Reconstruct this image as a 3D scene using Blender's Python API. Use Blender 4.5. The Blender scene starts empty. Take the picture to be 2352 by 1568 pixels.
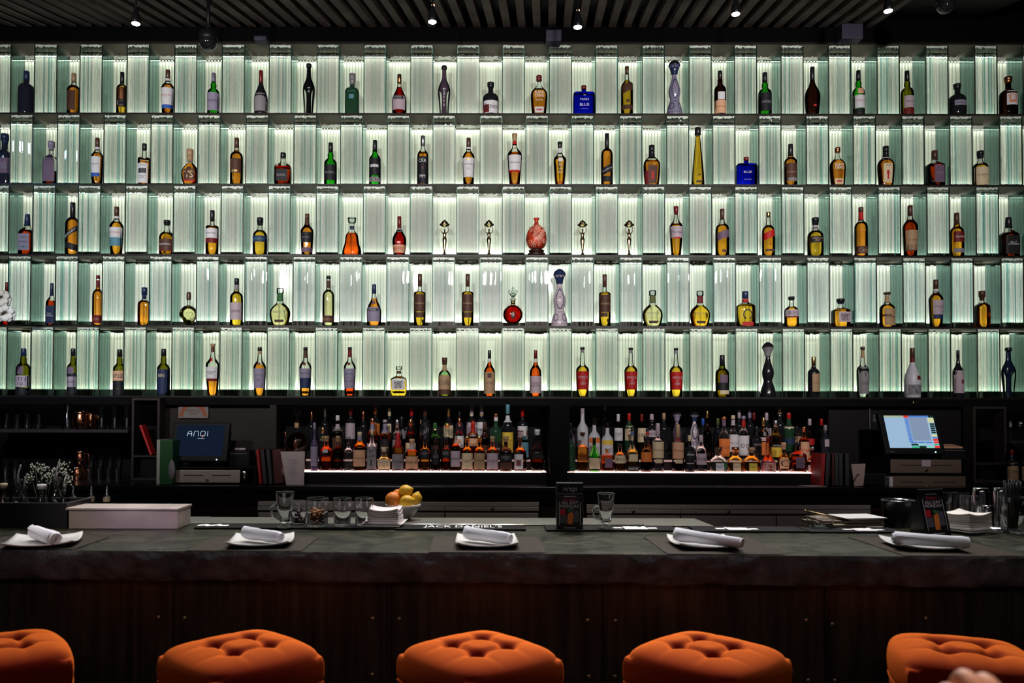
import bpy, bmesh, math, random
from mathutils import Vector, Matrix, noise
R = random.Random(7)
sc = bpy.context.scene
COL = sc.collection
# ------------------------------------------------------------------ camera
CAM = Vector((0, 0, 1.55)); F = 1860.0; PX, PY = 1176 - 86.75, 784 + 130.7
def _rot(rx, ry, rz):
    Rx = Matrix(((1,0,0),(0,math.cos(rx),-math.sin(rx)),(0,math.sin(rx),math.cos(rx))))
    Ry = Matrix(((math.cos(ry),0,math.sin(ry)),(0,1,0),(-math.sin(ry),0,math.cos(ry))))
    Rz = Matrix(((math.cos(rz),-math.sin(rz),0),(math.sin(rz),math.cos(rz),0),(0,0,1)))
    return Rz @ Ry @ Rx
_RM = _rot(.0193790646, .00285159513, -.00250885586)      # rows: right, up, forward in (X, Z, Y) order
def _row(i): r = _RM[i]; return Vector((r[0], r[2], r[1]))
RIGHT, UP, FWD = _row(0), _row(1), _row(2)
cd = bpy.data.cameras.new('camera'); cam = bpy.data.objects.new('camera', cd); COL.objects.link(cam)
cd.lens = 36 * F / 2352; cd.sensor_width = 36; cd.shift_x = 86.75 / 2352; cd.shift_y = 130.7 / 2352
m = Matrix.Identity(4)
for k, v in enumerate((RIGHT, UP, -FWD)):
    for r in range(3): m[r][k] = v[r]
m.translation = CAM
cam.matrix_world = m
cd.dof.use_dof = True; cd.dof.focus_distance = 4.9; cd.dof.aperture_fstop = 3.2
cd.clip_end = 60
sc.camera = cam
def ray(px, py): return (RIGHT * (px - PX) + UP * (PY - py) + FWD * F).normalized()
def at(px, py, Y): d = ray(px, py); return CAM + d * (Y / d.y)          # a point of the photo on the plane y = Y
def onz(px, py, z): d = ray(px, py); return CAM + d * ((z - CAM.z) / d.z)  # ... on the plane z = z
# ------------------------------------------------------------------ colour management, world
sc.view_settings.view_transform = 'Standard'; sc.view_settings.look = 'None'
sc.view_settings.exposure = 0.0; sc.view_settings.gamma = 1.0; sc.view_settings.use_curve_mapping = False
w = bpy.data.worlds.new('room_ambience'); sc.world = w; w.use_nodes = True
w.node_tree.nodes['Background'].inputs[0].default_value = (.55, .6, .75, 1)
w.node_tree.nodes['Background'].inputs[1].default_value = .018
cy = sc.cycles
cy.max_bounces = 16; cy.transmission_bounces = 16; cy.glossy_bounces = 16; cy.diffuse_bounces = 2
cy.transparent_max_bounces = 40; cy.caustics_refractive = False; cy.caustics_reflective = False
cy.sample_clamp_indirect = 4.0
# ------------------------------------------------------------------ lights
def spot(name, loc, target, power, color=(1, .93, .85), size=70, blend=.6, radius=.04):
    l = bpy.data.lights.new(name, 'SPOT'); l.energy = power; l.color = color; l.spot_size = math.radians(size)
    l.spot_blend = blend; l.shadow_soft_size = radius
    o = bpy.data.objects.new(name, l); COL.objects.link(o); o.location = loc
    o.rotation_euler = (Vector(target) - Vector(loc)).to_track_quat('-Z', 'Y').to_euler(); return o
def area(name, loc, target, sx, sy, power, color=(1, 1, 1)):
    l = bpy.data.lights.new(name, 'AREA'); l.shape = 'RECTANGLE'; l.size = sx; l.size_y = sy; l.energy = power; l.color = color
    o = bpy.data.objects.new(name, l); COL.objects.link(o); o.location = loc
    o.rotation_euler = (Vector(target) - Vector(loc)).to_track_quat('-Z', 'Y').to_euler(); return o
# track spots visible in the ceiling: (photo x, y of lens, distance); they shine back down on the counter and the stools
SPOTS = [(312, 54, 4.9), (993, 50, 4.9), (1327, 62, 4.9), (1690, 32, 4.9), (2040, 25, 4.9)]
# ceiling downlights over and behind the guests, out of frame, aimed at the back bar and the wall
for x in (-2.6, -.9, .9, 2.6):
    spot('downlight', (x, 1.4, 3.28), (x * 1.05, 5.8, 3.0), 330, (1, .95, .92), 60, .8, .075)
for x in (-1.8, 0.1, 1.9):
    spot('downlight', (x, 2.4, 3.8), (x, 5.5, 1.2), 105, (1, .82, .74), 50, .8, .03)
spot('downlight', (-4.2, 4.2, 4.0), (-2.6, 5.8, 2.6), 30, (.35, .7, 1), 60, .8, .05)
spot('downlight', (-2.2, 3.4, 3.2), (-3.1, 5.8, 1.4), 130, (.55, .75, 1), 30, .8, .03)  # bluish spot added to give the far-left glassware its highlights
for x in (-1.72, -.80, .02, .80, 1.62):                     # row of downlights straight over the counter and the stools
    spot('downlight', (x, 3.30, 3.60), (x, 3.10, 1.08), 105, (.95, .95, 1), 26, .5, .035)
area('front_fill_area', (0, -1.2, 3.2), (0, 2.8, .8), 5.0, .6, 13, (1, .82, .74))  # added warm fill from behind the camera for stool and counter fronts
spot('downlight', (-1.6, .7, 3.1), (-1.36, 3.36, 1.12), 130, (1, .86, .78), 18, .8, .03)  # narrow warm spot added to brighten the steel box
spot('hand_fill_spot', (1.0, .35, 3.0), (.6, .95, 1.3), 55, (1, .70, .50), 16, .8, .03)  # warm spot added only to brighten the raised hand
spot('downlight', (-.6, 2.7, 3.5), (-.36, 3.8, 1.1), 40, (1, .9, .8), 24, .8, .03)  # extra spot added to lift the fruit bowl
spot('violet_spot', (-1.3, .6, 3.1), (-1.36, 3.36, 1.12), 90, (.45, .25, 1), 9, .9, .02)
# ------------------------------------------------------------------ helpers: meshes
class MB:
    """collects boxes, tubes and lathed bodies; build() links them as ONE mesh object"""
    def __init__(s): s.v = []; s.f = []; s.mi = []; s.sm = []
    def add(s, vs, fs, mi=0, smooth=False):
        b = len(s.v); s.v += [tuple(x) for x in vs]
        for f in fs: s.f.append(tuple(b + i for i in f)); s.mi.append(mi); s.sm.append(smooth)
    def box(s, x0, x1, y0, y1, z0, z1, mi=0, mt=None):
        vs = [Vector(p) for p in ((x0,y0,z0),(x1,y0,z0),(x1,y1,z0),(x0,y1,z0),(x0,y0,z1),(x1,y0,z1),(x1,y1,z1),(x0,y1,z1))]
        if mt: vs = [mt @ p for p in vs]
        s.add(vs, [(0,3,2,1),(4,5,6,7),(0,1,5,4),(1,2,6,5),(2,3,7,6),(3,0,4,7)], mi)
    def bbox(s, x0, x1, y0, y1, z0, z1, b=.003, mi=0, mt=None):
        """box with chamfered edges"""
        bm = bmesh.new(); bmesh.ops.create_cube(bm, size=1)
        for v in bm.verts: v.co = Vector(((x0+x1)/2 + v.co.x*(x1-x0), (y0+y1)/2 + v.co.y*(y1-y0), (z0+z1)/2 + v.co.z*(z1-z0)))
        bmesh.ops.bevel(bm, geom=bm.edges[:], offset=b, segments=2, affect='EDGES', profile=.6)
        if mt: bmesh.ops.transform(bm, matrix=mt, verts=bm.verts)
        bm.verts.index_update()
        s.add([v.co.copy() for v in bm.verts], [[v.index for v in f.verts] for f in bm.faces], mi); bm.free()
    def lathe(s, prof, seg=24, n=2.0, dy=1.0, mi=0, c=(0,0,0), mt=None, capb=True, capt=True, smooth=True):
        vs = []; fs = []
        for z, r in prof:
            for k in range(seg):
                a = 2*math.pi*k/seg; ca, sa = math.cos(a), math.sin(a)
                q = (abs(ca)**n + abs(sa)**n) ** (-1.0/n)
                p = Vector((c[0] + r*q*ca, c[1] + r*q*sa*dy, c[2] + z)); vs.append(mt @ p if mt else p)
        L = len(prof)
        for i in range(L-1):
            for k in range(seg):
                k2 = (k+1) % seg; fs.append((i*seg+k, i*seg+k2, (i+1)*seg+k2, (i+1)*seg+k))
        if capb: fs.append(tuple(reversed(range(seg))))
        if capt: fs.append(tuple((L-1)*seg+k for k in range(seg)))
        s.add(vs, fs, mi, smooth)
    def tube(s, pts, rad, seg=8, mi=0, closed=False):
        pts = [Vector(p) for p in pts]; n = len(pts); rs = rad if isinstance(rad, (list, tuple)) else [rad]*n
        vs = []; fs = []; prev = None
        for i, p in enumerate(pts):
            a = pts[i-1] if (i or closed) else p; b = pts[(i+1) % n] if (i < n-1 or closed) else p
            t = (b-a).normalized() if (b-a).length > 1e-9 else Vector((0,0,1))
            u = prev - t*prev.dot(t) if prev else t.orthogonal()
            if u.length < 1e-6: u = t.orthogonal()
            u.normalize(); prev = u; wv = t.cross(u)
            for k in range(seg):
                an = 2*math.pi*k/seg; vs.append(p + (u*math.cos(an) + wv*math.sin(an))*rs[i])
        m_ = n if closed else n-1
        for i in range(m_):
            j = (i+1) % n
            for k in range(seg):
                k2 = (k+1) % seg; fs.append((i*seg+k, i*seg+k2, j*seg+k2, j*seg+k))
        if not closed: fs += [tuple(reversed(range(seg))), tuple((n-1)*seg+k for k in range(seg))]
        s.add(vs, fs, mi, True)
    def ball(s, c, r, seg=12, rings=8, mi=0, sc3=(1,1,1), mt=None):
        prof = []
        vs = []; fs = []
        c = Vector(c)
        def P(v): return mt @ v if mt else v
        vs.append(P(c + Vector((0,0,-r*sc3[2]))))
        for i in range(1, rings):
            t = -math.pi/2 + math.pi*i/rings
            for k in range(seg):
                a = 2*math.pi*k/seg
                vs.append(P(c + Vector((r*math.cos(t)*math.cos(a)*sc3[0], r*math.cos(t)*math.sin(a)*sc3[1], r*math.sin(t)*sc3[2]))))
        vs.append(P(c + Vector((0,0,r*sc3[2])))); top = len(vs)-1
        for k in range(seg): fs.append((0, 1+(k+1)%seg, 1+k)); fs.append((top, 1+(rings-2)*seg+k, 1+(rings-2)*seg+(k+1)%seg))
        for i in range(rings-2):
            for k in range(seg): k2=(k+1)%seg; fs.append((1+i*seg+k, 1+i*seg+k2, 1+(i+1)*seg+k2, 1+(i+1)*seg+k))
        s.add(vs, fs, mi, True)
    def mesh(s, name, mats):
        me = bpy.data.meshes.new(name); me.from_pydata(s.v, [], s.f)
        for m_ in (mats if isinstance(mats, (list, tuple)) else [mats]): me.materials.append(m_)
        me.polygons.foreach_set('material_index', s.mi); me.polygons.foreach_set('use_smooth', s.sm)
        me.update(); return me
    def build(s, name, mats, parent=None, loc=None, rz=0):
        o = bpy.data.objects.new(name, s.mesh(name, mats)); COL.objects.link(o)
        if parent: o.parent = parent
        if loc is not None: o.location = loc
        o.rotation_euler.z = rz
        return o
def link(name, me, parent=None, loc=None, rz=0):
    o = bpy.data.objects.new(name, me); COL.objects.link(o)
    if parent: o.parent = parent
    if loc is not None: o.location = loc
    o.rotation_euler.z = rz
    return o
def tag(o, label, cat=None, group=None, kind=None):
    if label: o['label'] = label
    if cat: o['category'] = cat
    if group: o['group'] = group
    if kind: o['kind'] = kind
    return o
def thing(name, label, cat, loc=(0,0,0), rz=0, group=None):
    o = bpy.data.objects.new(name, None); COL.objects.link(o); o.empty_display_size = .05
    o.location = loc; o.rotation_euler = (0, 0, rz); return tag(o, label, cat, group)
# ------------------------------------------------------------------ helpers: materials
MATS = {}
def nt(name):
    m_ = bpy.data.materials.new(name); m_.use_nodes = True; t = m_.node_tree; t.nodes.clear()
    out = t.nodes.new('ShaderNodeOutputMaterial'); return m_, t, out
def pbr(name, col, rough=.5, metal=0., spec=.5, noise_s=0, noise_a=.3, bump=0., bscale=200, coat=0, stretch=None, col2=None, emis=None):
    if name in MATS: return MATS[name]
    m_, t, out = nt(name); b = t.nodes.new('ShaderNodeBsdfPrincipled'); t.links.new(b.outputs[0], out.inputs[0])
    b.inputs['Base Color'].default_value = (*col, 1); b.inputs['Roughness'].default_value = rough
    b.inputs['Metallic'].default_value = metal; b.inputs['Specular IOR Level'].default_value = spec
    if coat: b.inputs['Coat Weight'].default_value = coat; b.inputs['Coat Roughness'].default_value = .1
    if emis: b.inputs['Emission Color'].default_value = (*emis[0], 1); b.inputs['Emission Strength'].default_value = emis[1]
    tc = t.nodes.new('ShaderNodeTexCoord'); mp = t.nodes.new('ShaderNodeMapping'); t.links.new(tc.outputs['Object'], mp.inputs[0])
    if stretch: mp.inputs['Scale'].default_value = stretch
    if noise_s:
        n_ = t.nodes.new('ShaderNodeTexNoise'); n_.inputs['Scale'].default_value = noise_s; n_.inputs['Detail'].default_value = 6
        t.links.new(mp.outputs[0], n_.inputs[0])
        cr = t.nodes.new('ShaderNodeValToRGB'); c2 = col2 or tuple(c*(1-noise_a) for c in col); c1 = tuple(min(1, c*(1+noise_a)) for c in col) if not col2 else col
        cr.color_ramp.elements[0].color = (*c2, 1); cr.color_ramp.elements[1].color = (*c1, 1)
        cr.color_ramp.elements[0].position = .35; cr.color_ramp.elements[1].position = .68
        t.links.new(n_.outputs[0], cr.inputs[0]); t.links.new(cr.outputs[0], b.inputs['Base Color'])
    if bump:
        n2 = t.nodes.new('ShaderNodeTexNoise'); n2.inputs['Scale'].default_value = bscale; n2.inputs['Detail'].default_value = 4
        t.links.new(mp.outputs[0], n2.inputs[0]); bp = t.nodes.new('ShaderNodeBump'); bp.inputs['Strength'].default_value = bump
        bp.inputs['Distance'].default_value = .01; t.links.new(n2.outputs[0], bp.inputs['Height']); t.links.new(bp.outputs[0], b.inputs['Normal'])
    MATS[name] = m_; return m_
def emit(name, col, s):
    if name in MATS: return MATS[name]
    m_, t, out = nt(name); e = t.nodes.new('ShaderNodeEmission'); e.inputs[0].default_value = (*col, 1); e.inputs[1].default_value = s
    t.links.new(e.outputs[0], out.inputs[0]); MATS[name] = m_; return m_
def thin(name, col, edge=None, rough=.02, ior=1.5, gloss=1.0):
    """thin-walled glass: tinted see-through, fresnel reflection, more tint where the wall is seen edge-on"""
    if name in MATS: return MATS[name]
    m_, t, out = nt(name); tr = t.nodes.new('ShaderNodeBsdfTransparent'); g = t.nodes.new('ShaderNodeBsdfGlossy'); g.inputs['Roughness'].default_value = rough
    lw = t.nodes.new('ShaderNodeLayerWeight'); lw.inputs[0].default_value = .35
    mx = t.nodes.new('ShaderNodeMix'); mx.data_type = 'RGBA'; edge = edge or tuple(c*.6 for c in col)
    mx.inputs[6].default_value = (*col, 1); mx.inputs[7].default_value = (*edge, 1)
    pw = t.nodes.new('ShaderNodeMath'); pw.operation = 'POWER'; pw.inputs[1].default_value = 2.0; t.links.new(lw.outputs['Facing'], pw.inputs[0])
    t.links.new(pw.outputs[0], mx.inputs[0]); t.links.new(mx.outputs[2], tr.inputs[0])
    fr = t.nodes.new('ShaderNodeFresnel'); fr.inputs[0].default_value = ior
    ml = t.nodes.new('ShaderNodeMath'); ml.operation = 'MULTIPLY'; ml.inputs[1].default_value = gloss; t.links.new(fr.outputs[0], ml.inputs[0])
    ms = t.nodes.new('ShaderNodeMixShader'); t.links.new(ml.outputs[0], ms.inputs[0]); t.links.new(tr.outputs[0], ms.inputs[1]); t.links.new(g.outputs[0], ms.inputs[2])
    t.links.new(ms.outputs[0], out.inputs[0]); MATS[name] = m_; return m_
def glassy(name, col, rough=0.0, ior=1.33):
    if name in MATS: return MATS[name]
    m_, t, out = nt(name); g = t.nodes.new('ShaderNodeBsdfGlass'); g.inputs[0].default_value = (*col, 1)
    g.inputs['Roughness'].default_value = rough; g.inputs['IOR'].default_value = ior
    t.links.new(g.outputs[0], out.inputs[0]); MATS[name] = m_; return m_
# paper / cap colours
PAL = dict(wh=(.72,.71,.74), cr=(.72,.58,.38), pk=(.50,.40,.46), bk=(.012,.012,.015), bn=(.085,.035,.022), tn=(.42,.27,.15), nv=(.02,.035,.10),
    rd=(.48,.012,.012), gr=(.26,.24,.26), gn=(.02,.13,.035), li=(.28,.25,.36), te=(.10,.28,.36), og=(.75,.20,.04), ye=(.75,.55,.06),
    bl=(.03,.10,.45), pe=(.72,.40,.24), ol=(.10,.12,.03), sv=(.6,.6,.62), gd=(.75,.52,.2), cu=(.65,.28,.14), dr=(.16,.01,.012), mv=(.16,.10,.16))
def paper(k):
    if k in ('sv', 'gd', 'cu'): return pbr('foil_'+k, PAL[k], .32, 1.0)
    return pbr('paper_'+k, PAL[k], .55, 0, .3)
def capm(k):
    if k == 'cl': return thin('clear_stopper', (.85,.9,.88), (.15,.2,.2))
    if k in ('sv', 'gd', 'cu'): return pbr('foil_'+k, PAL[k], .32, 1.0)
    return pbr('cap_'+k, PAL[k], .33, 0, .5)
INK = lambda k: pbr('ink_'+k, PAL[k], .5)
GL = dict(c=(.93,.96,.94), g=(.12,.62,.10), o=(.42,.42,.08), k=(.02,.02,.025), b=(.01,.07,.75), d=(.16,.07,.03), n=(.03,.035,.06),
          a=(.8,.45,.12), s=(.35,.5,.3), t=(.1,.4,.45), v=(.12,.09,.2), dg=(.03,.10,.05), lg=(.55,.75,.5))
def shell(k):
    if k == 'f': return pbr('frosted_glass', (.62,.62,.68), .4)
    if k in ('k', 'n', 'v', 'dg'): return pbr('dark_glass_'+k, tuple(c*.6 for c in GL[k]), .08, 0, .6)
    return thin('bottle_glass_'+k, GL[k])
LQ = dict(a=(.96,.56,.17), y=(1,.76,.20), p=(.99,.93,.68), r=(.80,.22,.06), b=(.45,.12,.04), w=(.97,.98,.99), o=(.95,.32,.08), s=(.62,.05,.03),
          h=(1,.64,.16), g=(.1,.6,.08), d=(.16,.05,.03))
def liquid(k): return glassy('liquid_'+k, LQ[k], 0, 1.2)
# ------------------------------------------------------------------ lettering
TXT = {}
def text_geo(s):
    if s not in TXT:
        c = bpy.data.curves.new('t', 'FONT'); c.body = s; c.align_x = 'CENTER'; c.align_y = 'CENTER'; c.resolution_u = 2; c.size = 1; c.space_line = .85
        o = bpy.data.objects.new('t', c); me = bpy.data.meshes.new_from_object(o)
        vs = [(v.co.x, v.co.y) for v in me.vertices]; fs = [tuple(p.vertices) for p in me.polygons]
        bpy.data.objects.remove(o); bpy.data.meshes.remove(me); bpy.data.curves.remove(c)
        if not vs: vs = [(0,0)]; fs = []
        xs = [a for a, b in vs]; zs = [b for a, b in vs]; cx, cz = (min(xs)+max(xs))/2, (min(zs)+max(zs))/2
        W = max(1e-3, max(xs)-min(xs)); H = max(1e-3, max(zs)-min(zs))
        TXT[s] = ([((a-cx)/W, (b-cz)/H) for a, b in vs], fs, W/H)
    return TXT[s]
def lettering(s, wd, ht, mat, parent=None, mt=None, fn=None, name='lettering', keep=True):
    """text fitted into wd x ht in its local x/z plane, then mapped by mt, or by fn(x, z) -> point"""
    g, fs, asp = text_geo(s)
    if keep:
        if wd/ht > asp: wd = min(wd, ht*asp*1.25)
        else: ht = min(ht, wd/asp*1.25)
    mb = MB(); mb.add([(fn(a*wd, b*ht) if fn else (mt @ Vector((a*wd, 0, b*ht)) if mt else Vector((a*wd, 0, b*ht)))) for a, b in g], fs)
    return mb.build(name, mat, parent)
# ------------------------------------------------------------------ bottles
T = {
'std': ([(0,.88),(.012,.98),(.04,1),(.58,1),(.63,.96),(.67,.82),(.70,.58),(.72,.42),(.76,.35),(.90,.33)], (.80,.37,.36), 2, 1),
'cyl': ([(0,.95),(.02,1),(.62,1),(.645,.97),(.66,.66),(.675,.42),(.70,.34),(.9,.32)], (.74,.36,.36), 2, 1),
'mac': ([(0,.78),(.03,.84),(.56,1),(.61,.97),(.66,.80),(.70,.55),(.74,.38),(.90,.31)], (.80,.35,.34), 2, 1),
'wine': ([(0,.95),(.03,1),(.55,1),(.61,.94),(.655,.72),(.685,.5),(.72,.42),(.79,.43),(.82,.36),(.95,.34)], (.84,.40,.36), 2, 1),
'bul': ([(0,.95),(.03,1),(.50,1),(.56,.94),(.61,.66),(.64,.42),(.67,.46),(.72,.48),(.77,.36),(.9,.33)], (.79,.38,.35), 2, 1),
'cog': ([(0,.88),(.03,.95),(.28,1),(.40,.97),(.50,.78),(.60,.50),(.68,.33),(.75,.27),(.9,.26)], (.78,.30,.28), 2, 1),
'tear': ([(0,.74),(.02,.80),(.2,.92),(.38,1),(.46,.94),(.55,.70),(.62,.45),(.70,.31),(.9,.26)], (.77,.29,.27), 2, 1),
'short': ([(0,.9),(.03,1),(.50,1),(.58,.93),(.64,.70),(.68,.42),(.72,.32),(.88,.30)], (.84,.40,.38), 2, .9),
'ec': ([(0,.80),(.03,.85),(.40,1),(.55,1),(.63,.84),(.69,.52),(.75,.27),(.88,.22)], (.87,.36,.30), 2.5, .6),
'sq': ([(0,.92),(.02,1),(.54,1),(.60,.95),(.64,.66),(.68,.38),(.73,.31),(.88,.31)], (.80,.35,.34), 5, .85),
'jd': ([(0,.94),(.02,1),(.50,1),(.58,.90),(.63,.58),(.67,.42),(.72,.40),(.9,.33)], (.74,.40,.33), 5, .9),
'sh': ([(0,.95),(.03,1),(.52,1),(.60,.96),(.65,.60),(.68,.34),(.76,.30),(.88,.28)], (.80,.36,.42), 5, .9),
'blue': ([(0,.97),(.03,1),(.68,1),(.73,.98),(.76,.86),(.78,.30),(.80,.22),(.90,.22)], (.88,.24,.25), 8, .5),
'flask': ([(0,.64),(.03,.74),(.15,.90),(.30,1),(.42,.96),(.52,.72),(.59,.42),(.64,.30),(.85,.28)], (.66,.34,.34), 2, .5),
'tall': ([(0,.86),(.03,.90),(.50,1),(.55,.98),(.60,.80),(.63,.5),(.68,.36),(.90,.27)], (.89,.33,.35), 2, 1),
'taper': ([(0,1),(.03,1),(.3,.84),(.6,.56),(.8,.38),(.87,.34),(.9,.34)], (.87,.50,.46), 2.6, 1),
'rtap': ([(0,.66),(.02,.70),(.4,.92),(.58,1),(.63,.92),(.68,.62),(.73,.36),(.86,.26),(.9,.26)], (.84,.28,.38), 2, 1),
'bell': ([(0,.84),(.03,1),(.15,1),(.32,.76),(.46,.70),(.56,.62),(.63,.38),(.70,.22),(.86,.24)], (.86,.38,.46), 2, .55),
'slim': ([(0,.95),(.02,1),(.50,1),(.58,.92),(.64,.62),(.70,.36),(.8,.28),(.95,.26)], (.84,.30,.28), 2, 1),
'deca': ([(0,.55),(.03,.75),(.12,.93),(.25,1),(.38,.93),(.48,.62),(.53,.3),(.56,.22),(.68,.2)], (.66,.26,.22), 2, .45),
'sculpt': ([(0,.70),(.03,.74),(.2,.80),(.42,.98),(.52,1),(.60,.80),(.68,.48),(.75,.34),(.92,.30)], (.91,.42,.42), 2, .8),
'gm': ([(0,.9),(.02,1),(.20,1),(.28,.94),(.36,.62),(.44,.36),(.55,.25),(.9,.22)], (.80,.25,.22), 2, 1),
'pat': ([(0,.95),(.03,1),(.36,1),(.48,.92),(.58,.62),(.64,.38),(.68,.34),(.76,.36)], (.76,.30,.40), 3.2, .7),
'dj': ([(0,.95),(.02,1),(.50,1),(.60,.97),(.655,.80),(.69,.50),(.73,.36),(.84,.34)], (.85,.30,.34), 2, 1),
}
def radius_at(prof, z):
    if z <= prof[0][0]: return prof[0][1]
    for (a, ra), (b, rb) in zip(prof, prof[1:]):
        if z <= b: t = (z-a)/max(1e-9, b-a); return ra + (rb-ra)*t
    return prof[-1][1]
def crease(prof, d=.0012):
    out = [prof[0]]
    for i in range(1, len(prof)-1):
        p = Vector(prof[i]); a = Vector(prof[i-1]); b = Vector(prof[i+1])
        if (p-a).length > 2.5*d: out.append(tuple(p + (a-p).normalized()*d))
        out.append(tuple(p))
        if (b-p).length > 2.5*d: out.append(tuple(p + (b-p).normalized()*d))
    return out + [prof[-1]]
def smooth_prof(prof, it=1):
    for _ in range(it):
        q = [prof[0]]
        for (a, ra), (b, rb) in zip(prof, prof[1:]):
            q += [(a+(b-a)*.25, ra+(rb-ra)*.25), (a+(b-a)*.75, ra+(rb-ra)*.75)]
        prof = q + [prof[-1]]
    return prof
def bottle(loc, H, Wd, typ, glass, liq, fill, cap, labels, label, group=None, neck=None, rz=0, cap_z=None, name='bottle', seg=24):
    prof, (c0, cr0, cr1), n, dy = T[typ]
    if cap_z: c0 = cap_z
    r = Wd/2; root = thing(name, label, 'bottle', loc, rz, group)
    ps = [(z*H, q*r) for z, q in smooth_prof([p for p in prof if p[0] < c0+.02] + [(max(c0+.01, .0), radius_at(prof, c0+.01))])]
    k = 1.0 / ((2) ** (-1/n) * math.sqrt(2)) if n > 2 else 1.0
    mb = MB(); mb.lathe(ps, seg, n, dy); mb.build('glass_body', shell(glass), root)
    opaque = glass in ('k', 'n', 'v', 'dg', 'f')
    if liq != '-' and fill > .02 and not opaque:
        lp = [(p[0], p[1]) for p in smooth_prof([p for p in prof if p[0] < fill] + [(fill, radius_at(prof, fill))])]
        lp = [(max(z*H, .006), max(q*r - .0022, .002)) for z, q in lp if z*H > .004] or [(.006, r*.8)]
        mb = MB(); mb.lathe([(.006, lp[0][1]*.9)] + lp[1:] if len(lp) > 1 else lp + [(.02, lp[0][1])], seg, n, dy)
        mb.build('liquid', liquid(liq), root)
    # cap
    z0, z1 = c0*H, H; mb = MB(); a, b = cr0*r, cr1*r
    mb.lathe([(z0, a*.9), (z0+.001, a), (z1-.003, b), (z1-.0008, b*.93), (z1, b*.8)], 16)
    if typ in ('short', 'flask', 'ec', 'bell', 'pat', 'sh') and cap not in ('cl',):
        mb.lathe([(z0+(z1-z0)*.35, b*1.12), (z1-.002, b*1.15), (z1, b*1.0)], 16)
    mb.build('stopper' if typ in ('short', 'flask', 'ec', 'bell', 'pat', 'sh', 'deca') else 'cap', capm(cap), root)
    def front(x, z, e):
        rr = radius_at(prof, z/H)*r
        t = min(.999, abs(x)/max(rr, 1e-5)); return Vector((x, -(rr*dy)*(1-t**n)**(1/n) - e, z))
    if neck:
        za, zb, kc = neck; q = MB(); st = 3
        q.lathe([(za*H + (zb-za)*H*i/st, radius_at(prof, za+(zb-za)*i/st)*r + .0007) for i in range(st+1)], 16, n, dy, capb=False, capt=False); q.build('neck_band', paper(kc), root)
    for L in labels:
        za, zb, xw, kc = L[:4]; tx = L[4] if len(L) > 4 else ''; tk = L[5] if len(L) > 5 else 'bk'; sl = L[6] if len(L) > 6 else 0; xo = (L[7] if len(L) > 7 else 0)*r
        zc = (za+zb)/2*H; hh = (zb-za)*H
        if kc:
            q = MB(); NX, NZ = 12, 4; vs = []
            for i in range(NZ+1):
                for j in range(NX+1):
                    z = za*H + hh*i/NZ; lim = radius_at(prof, z/H)*r*xw; x = -lim + 2*lim*j/NX
                    zz = z + sl*(x)*1.0; x2 = max(-r*.99, min(r*.99, x+xo)); vs.append(front(x2, max(.002, zz), .0008))
            q.add(vs, [(i*(NX+1)+j, i*(NX+1)+j+1, (i+1)*(NX+1)+j+1, (i+1)*(NX+1)+j) for i in range(NZ) for j in range(NX)], 0, True)
            lo = q.build('front_label' if hh > .03*H else 'label_band', paper(kc), root)
        else: lo = root
        if tx:
            rr = radius_at(prof, (za+zb)/2)*r
            lettering(tx, 2*rr*xw*.78, hh*.72, INK(tk), lo, fn=lambda x, z: front(max(-r*.97, min(r*.97, x+xo)), zc+z+sl*x, .0016))
    return root, front, H, r
# ------------------------------------------------------------------ room shell
YW = 5.8
black = pbr('black_paint', (.006,.006,.007), .6, 0, .2)
darkwood = pbr('dark_stained_wood', (.030,.016,.011), .42, 0, .4, noise_s=9, stretch=(6,6,.5), col2=(.014,.009,.007), bump=.05, bscale=60)
def struct(name, mb, mat): o = mb.build(name, mat); o['kind'] = 'structure'; return o
b = MB(); b.box(-6.6, 6.6, -2.6, 7.0, -.1, 0); struct('floor', b, pbr('dark_floor', (.02,.018,.018), .35, 0, .5, noise_s=5))
b = MB(); b.box(-6.6, 6.6, 6.9, 7.0, 0, 5.2); struct('wall_back', b, black)
b = MB(); b.box(-6.6, -6.5, -2.6, 7.0, 0, 5.2); struct('wall_left', b, black)
b = MB(); b.box(6.5, 6.6, -2.6, 7.0, 0, 5.2); struct('wall_right', b, black)
b = MB(); b.box(-6.6, 6.6, -2.6, 7.0, 5.1, 5.2); struct('ceiling', b, black)
# soffit over the glass wall
ZL = [4.227, 3.7188, 3.2053, 2.6941, 2.1834, 1.6754]
b = MB(); b.box(-6.5, 6.5, YW-.01, 6.9, ZL[0], 5.1); struct('trim_1', b, pbr('soffit_black', (.0015,.0015,.002), .7, 0, .05))
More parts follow.
